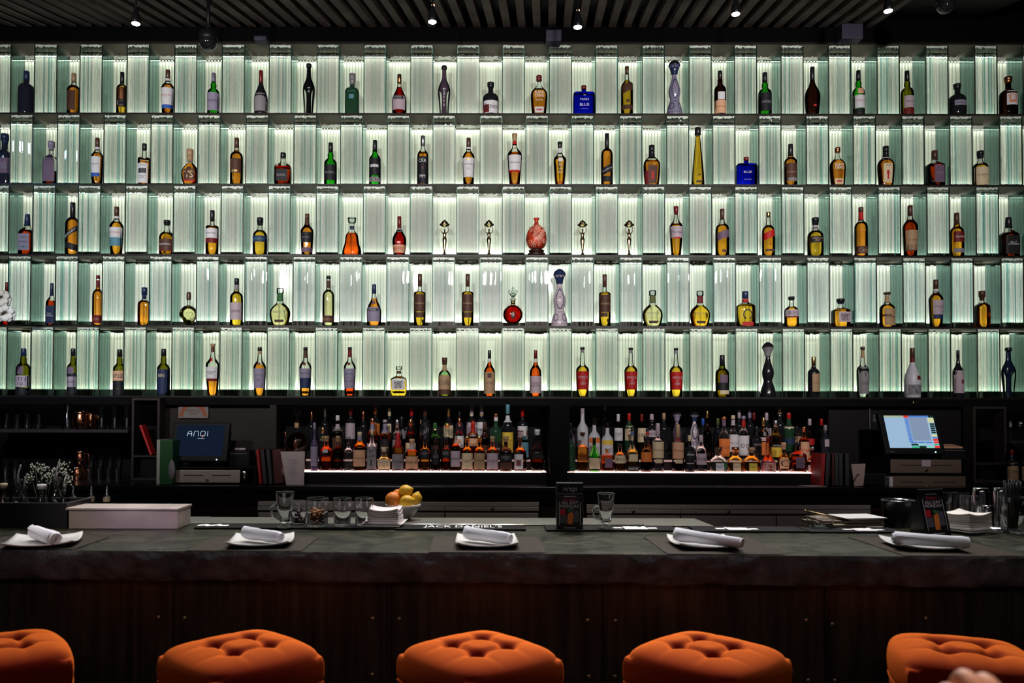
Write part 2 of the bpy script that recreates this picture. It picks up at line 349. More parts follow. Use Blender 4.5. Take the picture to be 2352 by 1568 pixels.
# sloping slatted ceiling: thin battens running towards the bar
b = MB(); b.add([(-3.6,YW-.02,4.40),(3.6,YW-.02,4.40),(3.6,.6,4.40-.21*5.18),(-3.6,.6,4.40-.21*5.18),(-3.6,YW-.02,4.44),(3.6,YW-.02,4.44),(3.6,.6,4.44-.21*5.18),(-3.6,.6,4.44-.21*5.18)], [(0,1,2,3),(7,6,5,4),(0,4,5,1),(1,5,6,2),(2,6,7,3),(3,7,4,0)]); struct('trim_6', b, black)
slat = thing('slatted_ceiling', 'dark slatted ceiling of narrow grey battens above the glass wall', 'ceiling')
sm = pbr('batten_grey', (.27,.24,.21), .7, noise_s=4)
TZ = .21; dx = .086
for i in range(58):
    x0 = -3.35 + i*.108
    if abs(x0) > 3.4: continue
    q = MB(); w2 = .026
    vs = []
    for (y, z) in ((YW-.02, 4.335), (2.2, 4.335 - TZ*(YW-2.2))):
        xx = x0 - dx*(YW-y); vs += [(xx-w2,y,z),(xx+w2,y,z),(xx+w2,y,z+.05),(xx-w2,y,z+.05)]
    q.add(vs, [(0,1,2,3),(7,6,5,4),(0,4,5,1),(1,5,6,2),(2,6,7,3),(3,7,4,0)]); q.build('batten', sm, slat)
# ------------------------------------------------------------------ back-lit glass wall: five shelf rows
ROWN = ['top', 'second', 'middle', 'fourth', 'bottom']
X_ODD = [-136,-27,79,183,291,400.5,510,618,728,836,943.5,1050,1154.7,1262.5,1368.7,1476,1583.5,1688,1795,1904.5,2016,2128,2240.5,2352,2464]
X_EVEN = [-84,23,131,238,346,454,564.5,675,782,889.5,994.5,1103,1208.5,1313,1424,1532,1638,1744,1853,1961,2073,2183,2298,2408]
XO = [at(x, 180, YW).x for x in X_ODD]; XE = [at(x, 340, YW).x for x in X_EVEN]
BWID = .158; DEP = .19
def cast_glass(name, col):
    m_ = glassy(name, col, .0, 1.5); t = m_.node_tree; g = [n for n in t.nodes if n.type == 'BSDF_GLASS'][0]
    tc = t.nodes.new('ShaderNodeTexCoord'); mp = t.nodes.new('ShaderNodeMapping'); mp.inputs['Scale'].default_value = (40, 40, 3)
    n_ = t.nodes.new('ShaderNodeTexNoise'); n_.inputs['Scale'].default_value = 1.2; bp = t.nodes.new('ShaderNodeBump'); bp.inputs['Strength'].default_value = .06; bp.inputs['Distance'].default_value = .01
    t.links.new(tc.outputs['Object'], mp.inputs[0]); t.links.new(mp.outputs[0], n_.inputs[0]); t.links.new(n_.outputs[0], bp.inputs['Height']); t.links.new(bp.outputs[0], g.inputs['Normal']); return m_
gl_div = [cast_glass('cast_glass_pale', (.985,.997,.99)), cast_glass('cast_glass_green', (.945,.975,.968)), cast_glass('cast_glass_teal', (.865,.93,.925))]
gl_side = glassy('side_pane_glass', (.78,.885,.875), 0, 1.5)
gl_line = pbr('liner_joint', (.16,.19,.15), .6)
gl_seam = pbr('seam_dark_green', (.008,.022,.018), .4)
gl_edge = pbr('lit_cut_glass_edge', (.72,.80,.70), .35, 0, .5)  # near-white colour stands in for light caught in the cut sheet tops
gl_lin = thin('liner_glass', (.95,.985,.95), (.25,.42,.34), .05, 1.5, .6)
board = pbr('shelf_board', (.19,.155,.105), .5, 0, .3)
boardfront = pbr('shelf_nosing', (.012,.008,.008), .4, 0, .3)
def panel_mat(i):
    m_, t, out = nt('light_panel_%d' % i); e = t.nodes.new('ShaderNodeEmission'); d = t.nodes.new('ShaderNodeBsdfDiffuse'); a = t.nodes.new('ShaderNodeAddShader')
    e.inputs[0].default_value = ((1, .985, .80, 1), (1, .985, .81, 1), (1, .99, .86, 1), (.97, 1, .92, 1), (.98, 1, .80, 1))[i]; e.inputs[1].default_value = PSTR[i]
    d.inputs[0].default_value = (.8,.82,.74,1)
    t.links.new(e.outputs[0], a.inputs[0]); t.links.new(d.outputs[0], a.inputs[1]); t.links.new(a.outputs[0], out.inputs[0]); return m_
PSTR = [.31, .33, .36, .41, .36]
gl_top = thin('ground_top_edge', (.82,.88,.84), (.8,.86,.82), .3, 1.02, .1)
def divider_mesh(h, seed):
    r = random.Random(seed); q = MB(); N = 15; wv = (BWID-.0064)/N
    for sx in (-1, 1):
        q.box(min(sx*BWID/2, sx*(BWID/2-.0028)), max(sx*BWID/2, sx*(BWID/2-.0028)), .001, DEP, 0, h-.012, 4)
        q.box(min(sx*(BWID/2-.0002), sx*(BWID/2+.0036)), max(sx*(BWID/2-.0002), sx*(BWID/2+.0036)), -.001, .010, 0, h-.004, 5)
    for k in range(N):
        x0 = -BWID/2 + .0032 + k*wv + .0003; x1 = x0 + wv - .0006
        y0 = r.uniform(.001, .005); t = r.uniform(.012, .024); ya = DEP - r.uniform(0, .004)
        g = r.choice((0, 0, 0, 1, 1, 2)); a, c = r.uniform(-.0006, .0006), r.uniform(-.001, .001); z1 = h - t - .0005
        vs = [(x0,y0+a,0),(x1,y0-a,0),(x1,ya-c,0),(x0,ya+c,0),(x0,y0+a,z1),(x1,y0-a,z1),(x1,ya-c,z1),(x0,ya+c,z1)]
        q.add(vs, [(0,3,2,1),(0,1,5,4),(1,2,6,5),(2,3,7,6),(3,0,4,7)], g); q.add(vs, [(4,5,6,7)], 6)
        q.box(x0, x1, y0, .02, h - t, h - r.uniform(.001, .005), 3)
    return q
def liner_mesh(wd, h, seed):
    r = random.Random(seed); q = MB(); N = 8; wv = wd/N
    for k in range(N):
        x0 = -wd/2 + k*wv + .0005; x1 = x0 + wv - .0010; y0 = r.uniform(0, .004); t = r.uniform(.016, .026)
        q.box(x0, x1, y0, .026, 0, h - t, 0)
        for s_ in (0, 1): q.box(x0 + s_*wv*.5, x0 + wv*.46 + s_*wv*.5, y0, .026, h - t + .0003, h - r.uniform(0, .009), 1)
        if k: q.box(x0-.0009, x0-.0001, .004, .010, 0, h-.03, 2)
    return q
for i in range(5):
    B = ZL[i+1]; TOP = ZL[i] - (.012 if i else .006); h = TOP - B
    th = thing('display_shelf', '%s row of the back-lit green glass shelving wall' % ROWN[i], 'shelf', (0, 0, B), 0, 'back-lit glass shelving rows')
    xl, xr = -4.15, 4.6
    q = MB(); q.box(xl, xr, YW, 6.07, -.012, 0, 0); q.box(xl, xr, YW-.003, YW, -.012, 0, 1); q.build('shelf_board', [board, boardfront], th)
    if i == 0: q = MB(); q.box(xl, xr, YW, 6.07, h+.0004, h+.0056); q.box(xl, xr, YW-.0135, YW-.0105, h-.002, h+.012, 1); q.build('top_board', [board, boardfront], th)
    q = MB(); q.box(xl, xr, 6.075, 6.09, .002, h-.006); q.build('light_panel', panel_mat(i), th)
    q = MB(); q.box(xl, xr, 6.03, 6.07, 0.0005, .050); q.build('lower_frame', pbr('frame_grey_green', (.22,.26,.21), .5), th)
    q = MB(); q.box(xl, xr, 6.03, 6.07, h-.008, h-.0005); q.build('upper_frame', pbr('frame_dark', (.02,.024,.02), .5), th)
    cx = (xl+xr)/2
    area('led_strip_upper', (cx, 6.058, B+h-.011), (cx, 6.066, B), xr-xl, .012, 4, (1,1,.9))
    area('led_strip_lower', (cx, 6.058, B+.053), (cx, 6.066, B+h), xr-xl, .012, (5, 6, 8, 10, 15)[i], (.95,1,.93) if i < 4 else (.95,1,.82))
    Xs = XO if i % 2 == 0 else XE
    mesh = [divider_mesh(h-.003, 10*i+s).mesh('glass_divider', gl_div + [gl_edge, gl_side, gl_seam, gl_top]) for s in range(5)]
    for k, x in enumerate(Xs):
        link('glass_divider', mesh[(k*3+i) % 5], th, (x + BWID/2, YW+.003, .001))
        if k < len(Xs)-1:
            a, c = x + BWID + .002, Xs[k+1] - .002
            liner_mesh(c-a, h-.003, 100*i+k).build('glass_liner', [gl_lin, gl_edge, gl_line], th, ((a+c)/2, 5.985, .001))
# ------------------------------------------------------------------ ceiling lamps, cameras, boxes
lens_m = emit('lamp_lens', (.93,.9,1), 14); hot = emit('lamp_filament_glow', (1,.45,.2), 6)
lampb = pbr('lamp_black', (.006,.006,.007), .4, 0, .2)
LN = ['leftmost of the five', 'second from left of the five', 'central', 'fourth from left of the five', 'rightmost of the five']
AIM = [(-1.35, 2.6, .9), (-.5, 2.6, .9), (.2, 2.6, .9), (.9, 2.6, .9), (1.6, 2.6, .9)]
for i, (px, py, Y) in enumerate(SPOTS):
    p = at(px, py, Y); th = thing('spotlight', '%s lit track spotlights under the slatted ceiling' % LN[i] if i != 2 else 'lit track spotlight hanging lowest, above the blue bottle on the top shelf', 'lamp', p, 0, 'ceiling spotlights')
    d = (Vector(AIM[i]) - p).normalized(); d = (d*.15 + Vector((0,.02,-.9))).normalized(); M = d.to_track_quat('-Z', 'Y').to_matrix().to_4x4()
    q = MB(); q.lathe([(-.001,.025),(.0,.027),(.02,.028),(.05,.025),(.075,.016),(.1,.010)], 20, mt=M, capb=False); q.build('housing', lampb, th)
    q = MB(); q.lathe([(-.003,.024),(.002,.0245)], 20, mt=M); q.build('lens', lens_m, th)
    q = MB(); q.tube([M @ Vector((0,0,.09)), M @ Vector((0,0,.12)), (0, .02, 4.335 - TZ*(YW-Y) - p.z + .02)], .006, 8); q.build('stem', lampb, th)
    if i in (1, 2, 3):
        q = MB(); q.ball(M @ Vector((0,-.012,.112)), .010, 8, 6); q.build('glowing_socket', hot, th)
    s = spot('track_spot', p + d*.012, AIM[i], 230, (1,.94,.92), 50, .5, .02)
dm = pbr('smoked_dome', (.01,.01,.012), .05, 0, .8)
for (px, py, Y, r, lab) in ((478, 96, 5.0, .056, 'large smoked dome security camera hanging over the left glass shelves'), (2171, 12, 4.9, .05, 'smoked dome security camera in the top right corner')):
    p = at(px, py, Y); th = thing('security_camera', lab, 'camera', p, 0, 'dome cameras')
    q = MB(); q.lathe([(0,r),(.03,r*1.03),(.06,r*.9),(.075,r*.4),(.08,.012)], 24); q.tube([(0,0,.07),(0,0,4.335-TZ*(YW-Y)-p.z+.01)], .012); q.build('mount', lampb, th)
    q = MB(); q.lathe([(-r*.98,.002)] + [(-r*math.cos(a*math.pi/16), r*math.sin(a*math.pi/16)) for a in range(1, 8)] + [(0, r*.99)], 24); q.build('dome', dm, th)
for (px, py, wd, ht, lab) in ((600, 91, .09, .03, 'small dark box under the soffit left of centre'), (1271, 85, .11, .08, 'small dark violet box on the soffit near the centre'), (1954, 75, .15, .11, 'larger dark violet box on the soffit at right')):
    p = at(px, py, 5.72); q = MB(); q.bbox(-wd/2, wd/2, -.03, .065, -ht/2, ht/2, .006)
    tag(q.build('soffit_speaker', pbr('speaker_violet', (.035,.03,.06), .6), None, p), lab, 'speaker', 'soffit boxes')
# ------------------------------------------------------------------ bottles standing on the glass shelves
def parse(s):
    """'z0,z1,w,colour,text,ink,slope,offset / ...' -> label tuples"""
    out = []
    for q in s.split('/'):
        q = q.strip()
        if not q: continue
        f = [a.strip() for a in q.split(',')]
        f = [float(f[0]), float(f[1]), float(f[2]), f[3] or None, f[4].replace('~', '\n') if len(f) > 4 else '', f[5] if len(f) > 5 and f[5] else 'bk', float(f[6]) if len(f) > 6 and f[6] else 0, float(f[7]) if len(f) > 7 else 0]
        out.append(tuple(f))
    return out
def shelf_bottle(row, px, top, wpx, typ, glass, liq, fill, cap, labs, desc, neck='', capz='', grp=None):
    B = ZL[row]; base_py = [0, 259.6, 422, 585, 747, 909][row]
    Y = YW + .055
    p = at(px, base_py, Y); H = at(px, top, Y).z - B - .0005; W_ = at(px + wpx/2, base_py, Y).x - at(px - wpx/2, base_py, Y).x
    nk = None
    if neck: a, c, k = neck.split(','); nk = (float(a), float(c), k)
    return bottle((p.x, Y, B + .0005), H, W_, typ, glass, liq, fill, cap, parse(labs), desc, 'bottles on the %s glass shelf' % ROWN[row-1], nk, 0, float(capz) if capz else None)
# row | x | top | width | type | glass | liquid | fill | cap | labels | description | neck band | cap start
WALL = '''
1|60|164|35|std|n|-|0|nv||dark navy bottle, the leftmost on the top shelf
1|169|169|29|std|c|a|.70|tn|.08,.55,.8,bn,,,0,-.2|amber whisky bottle with tan cap and brown label, top shelf left|||.72
1|280|166|25|std|c|y|.70|bk|.34,.62,1,cu/.16,.34,1,bk,C,tn|slim golden bottle with copper and black label, top shelf left||.74
1|385|161|30|mac|c|a|.68|bn|.20,.57,.97,wh,MACALLAN~12,rd/.12,.20,.97,bl|amber bottle with white label and blue stripe, top shelf|.75,.80,wh
1|490|168|28|bul|g|-|0|li|.08,.50,.97,li,LAPHROAIG~10,bk|bright green bottle with pale lilac label and cap, top shelf
1|599|162|32|cog|k|-|0|dr|.06,.46,.97,gr|black wine-shaped bottle with dark red capsule, top shelf||.72
1|809|170|32|sh|dg|-|0|gr|.52,.56,.7,,NOLET'S,te/.36,.46,.35,te|very dark green bottle with embossed name and grey cap, top shelf||.74
1|917|171|34|cog|c|s|.68|cu|.10,.44,.85,pk/.35,.43,.62,bk,MARTELL,wh|dark red cognac bottle with black name band on pink label, top shelf||.78
1|1127|190|37|short|k|-|0|bk|.02,.40,.97,wh,Junio,bk/.0,.28,.35,dr,,,0,-.55|squat black bottle with gothic lettering on a white label, top shelf
1|1238|174|38|ec|c|a|.66|dr|.40,.62,.72,,ELIJAH~CRAIG,wh/.34,.38,.6,,Small Batch,wh/.05,.19,.6,wh/.10,.15,.42,rd|amber flask-shaped bottle with printed name, left of the blue flask, top shelf
1|1341|197|49|blue|b|-|0|dr|.60,.66,.25,,55,wh/.44,.54,.5,,MAIN,wh/.26,.38,.55,,BLUE,wh/.16,.20,.85,,premium spirit,wh|wide square cobalt blue flask with white print on the top shelf
1|1440|153|28|dj|c|y|.72|bn|.46,.64,1,bn,,,.45/.10,.19,.95,bn/.24,.30,.3,bn|square golden bottle with slanted dark brown label, top shelf
1|1654|163|27|wine|d|-|0|bk|.03,.32,.97,pe,FERNET BRANCA,bk/.33,.50,.6,wh|dark bottle with peach label and round eagle emblem, top shelf|.80,.86,cu
1|1757|167|30|bul|g|-|0|bk|.08,.50,.98,bk,ARDBEG,li|green bottle with black label and black cap on the top shelf
1|1866|154|35|tear|d|-|0|bk|.16,.20,.2,rd|dark teardrop bottle without a paper label, top shelf right||.72
1|1972|162|27|bul|g|-|0|bk|.15,.43,.98,wh,LAGAVULIN~16,rd/.46,.58,.5,pe/.0,.14,.9,bk|green bottle with white label and red crest, top shelf right
1|2084|163|28|bul|o|-|0|bk|.16,.42,.9,pk,HIGHLAND,bk,0,.1/.0,.15,.9,dr|olive green bottle with pinkish label, top shelf right
1|2199|193|38|short|k|-|0|bk|.28,.44,.70,li,HENDRICK'S,bk|squat black bottle with pale diamond label, top shelf right
1|2316|177|40|short|d|-|0|cu|.24,.60,.62,wh/.30,.53,.42,og/.36,.48,.25,wh|dark brown bottle with round red and white seal, rightmost on the top shelf
2|10|308|36|sh|n|-|0|nv|.20,.50,.97,mv,POGUE~COURSE,li|large dark blue bottle cut by the left edge, second shelf
2|117|325|31|sh|c|b|.3|li|.06,.70,1,mv,,,0,-.1|bottle wrapped in a dark violet label with lilac cap, second shelf left
2|223|317|28|mac|c|a|.68|bn|.24,.58,.92,wh,MACALLAN~15,bk,0,-.15/.16,.24,.92,bl,,,0,-.15|amber bottle with white and blue label turned left, second shelf left|.75,.80,wh
2|331|330|29|cyl|c|a|.56|bk|.03,.50,.9,wh,,,0,-.1/.42,.48,.6,,STOLEN,bk/.26,.38,.6,bk/.12,.23,.6,,SPICED~RUM,bk|bottle with white label carrying a black barrel stamp, second shelf left||.84
2|436|343|40|flask|c|a|.62|tn|.14,.44,.62,bn,VS,gd/.44,.50,.3,bn/.10,.14,.7,rd|broad-shouldered amber cognac flask with bell shaped brown label, second shelf left
2|543|317|29|std|c|a|.74|bn|.24,.54,.85,bn/.26,.30,.6,gd|reddish amber bottle with dark brown label and long brown cap, second shelf|
2|650|351|37|sq|c|r|.55|bk|.10,.45,.72,bk,BARREL,gr|short square red-amber bottle with black rounded label, second shelf||.84
2|759|328|29|bul|g|-|0|bk|.10,.46,.98,bk,ARDBEG,gr|green bottle with wide black label, left of the green pair, second shelf
2|861|322|27|wine|g|-|0|bk|.20,.58,.97,bk,,,/.38,.44,.7,wh/.06,.17,.97,gr,12,bk|green bottle with black castle label, right of the green pair on the second shelf||.76
2|971|312|26|std|c|a|.66|sv|.02,.56,.98,bk/.40,.56,.85,,CKR,wh/.30,.37,.2,bn/.06,.28,.6,,MM,wh|slim amber bottle with silver cap and black calligraphy label, second shelf
2|1076|317|29|mac|c|a|.70|bn|.16,.56,.97,wh/.40,.45,.82,,MACALLAN,bk/.30,.36,.25,,12,bk/.50,.53,.3,gd|amber bottle with white label numbered 12, second shelf|.76,.80,wh
2|1182|307|34|rtap|c|a|.62|tn|.28,.56,.85,wh,MACALLAN,bk/.24,.28,.85,rd/.68,.73,.25,pe|broad tapering red-amber bottle with small diamond seal and white label, second shelf|.79,.86,rd
2|1286|326|30|rtap|c|h|.64|bk|.52,.60,.35,wh/.40,.50,.5,,KA~VA,wh/.34,.39,.5,,LAN,wh/.26,.31,.6,,UUU,wh/.05,.08,.5,rd|clear golden bottle with white printed name, second shelf centre|.74,.88,wh
2|1394|307|27|std|c|a|.68|bk|.23,.37,1,bk,Breakthrough,wh,.5/.06,.17,1,bk,,,-.1|amber bottle with black slanting labels and long black cap, second shelf||.70
2|1497|334|38|ec|c|a|.62|bk|.42,.56,.6,,LARCENY,bk/.05,.48,.55,bn/.14,.34,.14,rd/.02,.36,.3,dr,,,0,-.6|curvy amber bottle with dark brown keyhole label, second shelf|.70,.76,bk|.72
2|1603|293|29|taper|c|y|.85|bk|.04,.08,.5,bn,1942,bk/.16,.19,.2,bn|tall tapering golden bottle reaching highest on the second shelf
2|1714|361|46|blue|b|-|0|dr|.40,.50,.5,,BLUE,wh/.18,.22,.85,,premium spirit,wh|wide square cobalt blue flask on the second shelf
2|1816|331|29|wine|c|a|.74|bk|.10,.52,.98,bn,RITTENHOUSE,tn,0/.10,.18,.7,gr|amber bottle with dark brown label and long black cap, second shelf right||.72
2|1924|339|36|ec|c|a|.68|cu|.40,.60,.72,,ELIJAH~CRAIG,wh/.28,.37,.6,,Small~Batch,rd/.05,.18,.6,cr/.09,.15,.42,rd|amber flask-shaped bottle with pale printed name, second shelf right
2|2035|336|38|ec|c|a|.66|bk|.08,.55,.55,cr/.46,.54,.5,,LARCENY,bk/.28,.38,.16,rd/.16,.30,.10,rd/.11,.14,.4,,VERY SPECIAL,bk|curvy amber bottle with cream keyhole label, second shelf right|.70,.76,wh|.72
2|2147|346|38|sq|c|r|.60|bn|.08,.56,.60,mv,MICHTER'S~US 1,li,0,.15|square reddish bottle with mauve label and tied tag, second shelf right||.76
2|2252|347|35|short|c|y|.62|bk|.02,.52,.97,cr,Craigellachie~17,bn|pale golden bottle with full cream label, rightmost on the second shelf||.80
3|62|492|33|jd|c|r|.60|nv|.10,.50,.82,li,JACK DANIEL'S,nv,0,-.1/.16,.20,.7,te,,,0,-.1/.38,.44,.5,,RYE,nv|square shouldered amber bottle with pale lilac label, middle shelf left||.72
3|166|465|31|std|c|a|.68|bk|.36,.46,.98,bk,BULLEIT,wh,.8,.05/.10,.22,1,bk,,,-.3|amber bottle with long black cap and two slanted black labels, middle shelf left||.70
3|267|475|31|mac|c|h|.68|bn|.35,.56,.97,wh,MACALLAN,rd/.18,.35,.97,te|golden bottle with white over teal label, middle shelf left|.75,.80,wh
3|383|506|35|short|c|h|.64|bk|.14,.44,.9,bn,REDEMPTION,wh/.10,.14,.9,dr|wide golden bottle with brown label, middle shelf left||.86
3|487|483|29|cyl|c|h|.60|bk|.37,.58,.93,wh,BOWMORE,bk/.26,.37,.93,dr|golden cylinder bottle with white and maroon label, middle shelf left||.76
3|597|500|33|short|c|y|.66|bk|.34,.50,.98,nv,HIGHLAND,te|stout yellow bottle with narrow navy band label, middle shelf left||.80
3|705|491|30|mac|c|a|.70|bn|.30,.54,.85,bk,GLENFIDDICH,gr/.07,.18,.97,mv|amber-brown bottle with dark oval label and mauve strip, middle shelf|.72,.86,bn|.86
3|808|500|44|bell|c|o|.60|cl||clear stoppered bell-shaped decanter of orange cognac, middle shelf|.70,.78,nv
3|917|497|33|tear|c|s|.60|dr|.06,.26,.96,pe,REMY,rd|deep red teardrop cognac bottle with peach label, middle shelf|.64,.70,gr|.68
3|1553|474|31|rtap|c|h|.64|dr|.36,.58,.97,pk,Tanteo,nv/.34,.37,.5,rd|tapering golden bottle with wide mauve label band, middle shelf||.84
3|1659|480|31|dj|c|h|.66|bn|.36,.52,1,mv,,,.35/.07,.13,.3,bn|square golden bottle with slanted mauve label, middle shelf right||.78
3|1765|487|29|dj|c|h|.70|gd|.40,.56,1,rd,,,.45/.10,.15,.7,bn/.24,.29,.1,rd|square golden bottle with slanted red label, middle shelf right||.88
3|1873|500|36|short|c|y|.66|bk|.34,.50,.85,bk,HIGHLAND~PARK,tn|stout yellow bottle with black rectangular label, middle shelf right|.74,.80,pk|.82
3|1978|476|29|std|c|a|.70|bn|.05,.20,.97,bn,Cabo,tn/.45,.60,.5,,MILAGRO,tn|amber bottle with wide flat cap and brown label at its foot, middle shelf right|.74,.90,rd|.90
3|2091|472|33|mac|c|r|.72|bn|.12,.50,.9,tn,GLENMORANGIE,bn/.10,.22,.95,bn|tall reddish bottle with tan label, middle shelf right
3|2198|489|30|wine|c|h|.74|bn|.32,.56,.92,dr,Glenfiddich,wh,0,.1/.08,.18,.92,gr,,,0,.1|golden bottle with maroon arched label, middle shelf right||.74
3|2317|499|38|jd|c|r|.60|bk|.06,.52,.82,bk,JACK DANIEL'S,wh/.30,.38,.45,,No 7,wh|square amber bottle with black label, rightmost on the middle shelf||.74
4|15|648|26|cog|c|s|.66|dr|.08,.30,.9,dr|reddish bottle behind the white flowers at the left edge, fourth shelf|.68,.74,wh
4|118|650|22|jd|c|r|.58|nv|.04,.46,.95,nv,Evan~Williams,wh|narrow amber bottle with dark navy label, fourth shelf left||.70
4|224|632|24|std|c|a|.78|dr|.04,.20,.95,dr,CASK,tn|slim studded amber bottle with dark red capsule, fourth shelf left|.76,.90,dr|.93
4|331|660|26|sh|c|a|.66|nv|.10,.55,.3,,ORNATE,bn|faceted amber bottle with dark blue-grey cap and no paper label, fourth shelf left||.70
4|543|639|29|std|c|y|.74|bk|.12,.48,.9,pk,OBAN,bn|yellow bottle with large mauve-grey label, fourth shelf left|.76,.86,gr|.86
4|643|662|48|flask|c|p|.60|cl|.30,.42,.75,,PARTIDA,bn/.09,.16,.5,bn/.22,.25,.5,,blanco,bn|round pale flask with dark green neck band, left part of the fourth shelf|.66,.86,gn|.86
4|754|633|27|std|c|p|.74|bk|.06,.20,.95,bn,Patron,tn|tall pale yellow bottle with brown label at its foot, fourth shelf|.76,.90,bn|.93
4|859|653|34|cog|c|a|.66|nv|.10,.44,.85,li/.34,.40,.62,bk,MARTELL,wh/.52,.60,.35,mv|amber-red cognac bottle with lilac label and navy cap, fourth shelf
4|964|629|27|cyl|c|y|.64|bn|.27,.60,.98,bn,Frontera,tn/.16,.26,.7,bn/.06,.12,.2,bk,,,0,.6|slim yellow brown-labelled bottle, left one of the adjacent pair, fourth shelf||.76
4|1074|629|27|cyl|c|y|.64|bn|.27,.60,.98,bn,Frontera,tn/.16,.26,.7,bn|slim yellow brown-labelled bottle, right one of the adjacent pair, fourth shelf||.76
4|1389|630|27|cyl|c|y|.64|bn|.27,.60,.98,bn,Frontera,tn/.18,.26,.65,bn,,,0,-.3/.08,.14,.25,bk,,,0,.5|slim yellow bottle with tall brown label, right of the blue and white ceramic bottle||.76
4|1499|667|47|flask|c|p|.60|cl|.30,.42,.75,,PARTIDA,bn/.09,.16,.5,bn/.22,.25,.5,,reposado,bn|round pale flask with olive neck band, left of the yellow flask on the fourth shelf|.66,.86,ol|.86
4|1608|668|47|flask|c|y|.60|cl|.30,.42,.75,,PARTIDA,bn/.09,.16,.5,bn/.22,.25,.4,,anejo,bn|round yellow flask with dark red neck band, fourth shelf|.66,.86,dr|.86
4|1818|681|33|short|c|h|.62|bk|.34,.56,.95,pk,あかし,bk/.30,.34,.95,dr|short golden bottle with mauve handwritten label, fourth shelf right||.88
4|1931|686|38|sh|c|h|.60|bk|.16,.52,.72,pk,響,bk,0,.15|short square golden bottle with mauve calligraphy label, fourth shelf right||.82
4|2038|671|34|short|c|h|.64|bn|.05,.52,.8,tn,TEMPLE,bn,0,.1/.3,.36,.5,bn,,,0,-.4|short amber bottle with worn brown label, fourth shelf right|.70,.90,tn|.93
4|2150|642|31|mac|c|h|.72|bn|.26,.56,.88,pk,MACALLAN~12,bk,0,.1/.17,.26,.88,nv,,,0,.1|golden bottle with mauve label above a navy band, fourth shelf right|.75,.80,wh
4|2256|668|29|sh|c|h|.66|bn||faceted golden bottle without label, rightmost on the fourth shelf||.74
5|53|800|32|wine|o|-|0|nv|.18,.42,.97,pk,TEN~10,bk/.45,.62,.4,mv/.0,.17,.98,bk|dark olive port bottle with pink label, leftmost on the bottom shelf
5|167|800|27|wine|o|-|0|bk|.18,.40,.97,pk,TAYLOR,bk/.46,.60,.5,mv/.0,.48,.98,bk|dark olive port bottle with round seal over pink label, second on the bottom shelf
5|274|802|29|wine|o|-|0|bk|.32,.53,.98,pe,RP20,bk/.14,.16,.98,gd/.0,.32,.98,bk|dark olive port bottle with orange label band, bottom shelf
5|375|801|29|wine|o|-|0|bk|.0,.56,.98,nv/.38,.48,.6,,BIN,cr|dark olive port bottle with nearly black label, bottom shelf left
5|488|789|32|rtap|c|a|.34|tn|.33,.55,.85,wh,MACALLAN~RARE,bk/.28,.33,.85,dr/.66,.72,.25,rd|clear bottle a third full with red diamond seal, bottom shelf left|.84,.94,bn|.94
5|596|797|29|mac|c|a|.64|bk|.16,.56,.92,li/.40,.46,.7,,MACALLAN,bk/.30,.36,.25,,18,bk/.64,.67,.35,dr|amber bottle with grey-lilac label numbered 18, bottom shelf|.86,.92,tn|.92
5|701|797|28|mac|c|a|.22|bk|.37,.56,.97,li,MACALLAN,bk/.16,.37,.97,nv/.63,.68,.25,dr|bottle with lilac label above a dark blue label, bottom shelf|.78,.93,bn|.93
5|803|797|28|mac|c|r|.20|bk|.16,.56,.97,li/.42,.48,.8,,MACALLAN,bk/.36,.39,.2,,25,bk/.29,.32,1,dr/.63,.68,.25,dr|bottle with lilac label crossed by a thin dark red line, bottom shelf|.80,.95,dr|.95
5|916|841|36|sh|c|y|.54|cl|.22,.56,.82,wh,響,bk|short square bottle with white calligraphy label and clear stopper, bottom shelf|.76,.84,bn|.88
5|1021|821|29|short|lg|y|.55|bn|.18,.54,.97,tn,山崎,bk/.05,.18,.97,bn|pale olive bottle with tan calligraphy label, bottom shelf|.66,.80,tn|.82
5|1124|804|26|slim|c|o|.74|bk|.06,.53,.97,tn,OLD RIP~VAN WINKLE,bk/.40,.50,.35,bn|slim orange bottle with tan portrait label and black cap, bottom shelf|.76,.80,wh|.82
5|1230|804|27|slim|c|o|.74|dr|.08,.44,.97,pk,FAMILY~RESERVE,bn|slim orange bottle with mauve label and dark red cap, bottom shelf|.76,.80,wh|.82
5|1338|797|30|tall|c|y|.60|bk|.15,.51,.97,rd,SINGLE~27~2004,pk|tall-necked yellow bottle with red label, leftmost of the three on the bottom shelf|.89,.95,gr|.95
5|1449|798|30|tall|c|y|.60|bk|.15,.51,.97,rd,SINGLE~19~1997,pk|tall-necked yellow bottle with red label, middle one of the three on the bottom shelf|.89,.95,gr|.95
5|1553|799|30|tall|c|y|.60|bk|.15,.51,.97,rd,SINGLE~20~1989,pk|tall-necked yellow bottle with red label, rightmost of the three on the bottom shelf|.89,.95,gr|.95
5|1659|815|31|wine|o|y|.66|bk|.16,.34,.97,bk/.34,.52,.6,mv/.07,.16,.7,cr,,,0,.1|olive yellow bottle with dark oval label, bottom shelf||.74
5|1869|819|26|std|k|-|0|gd|.14,.58,.72,tn,AMARO,bn,0,.15|small black bottle with gold cap and tan label, bottom shelf right||.78
5|1982|796|27|tall|c|w|.58|bn|.07,.60,.9,gr/.52,.58,.8,,MEZCAL,bk/.40,.50,.4,,Y,bk/.22,.34,.7,,VIDA DE~SAN LUIS,bk|clear bottle with grey label reading Mezcal, bottom shelf right|.78,.92,tn|.93
5|2096|799|36|cog|f|w|.5|bn|.06,.26,.97,gr,V,nv/.36,.44,.28,dr,,,0,.4|white teardrop bottle with grey label and letter V, bottom shelf right|.71,.80,dr|.80
5|2201|804|24|slim|k|-|0|bk|.10,.57,.97,pk/.30,.38,.25,dr,,,0,.35|slim black bottle with pale lilac label and wire stopper, bottom shelf right
'''
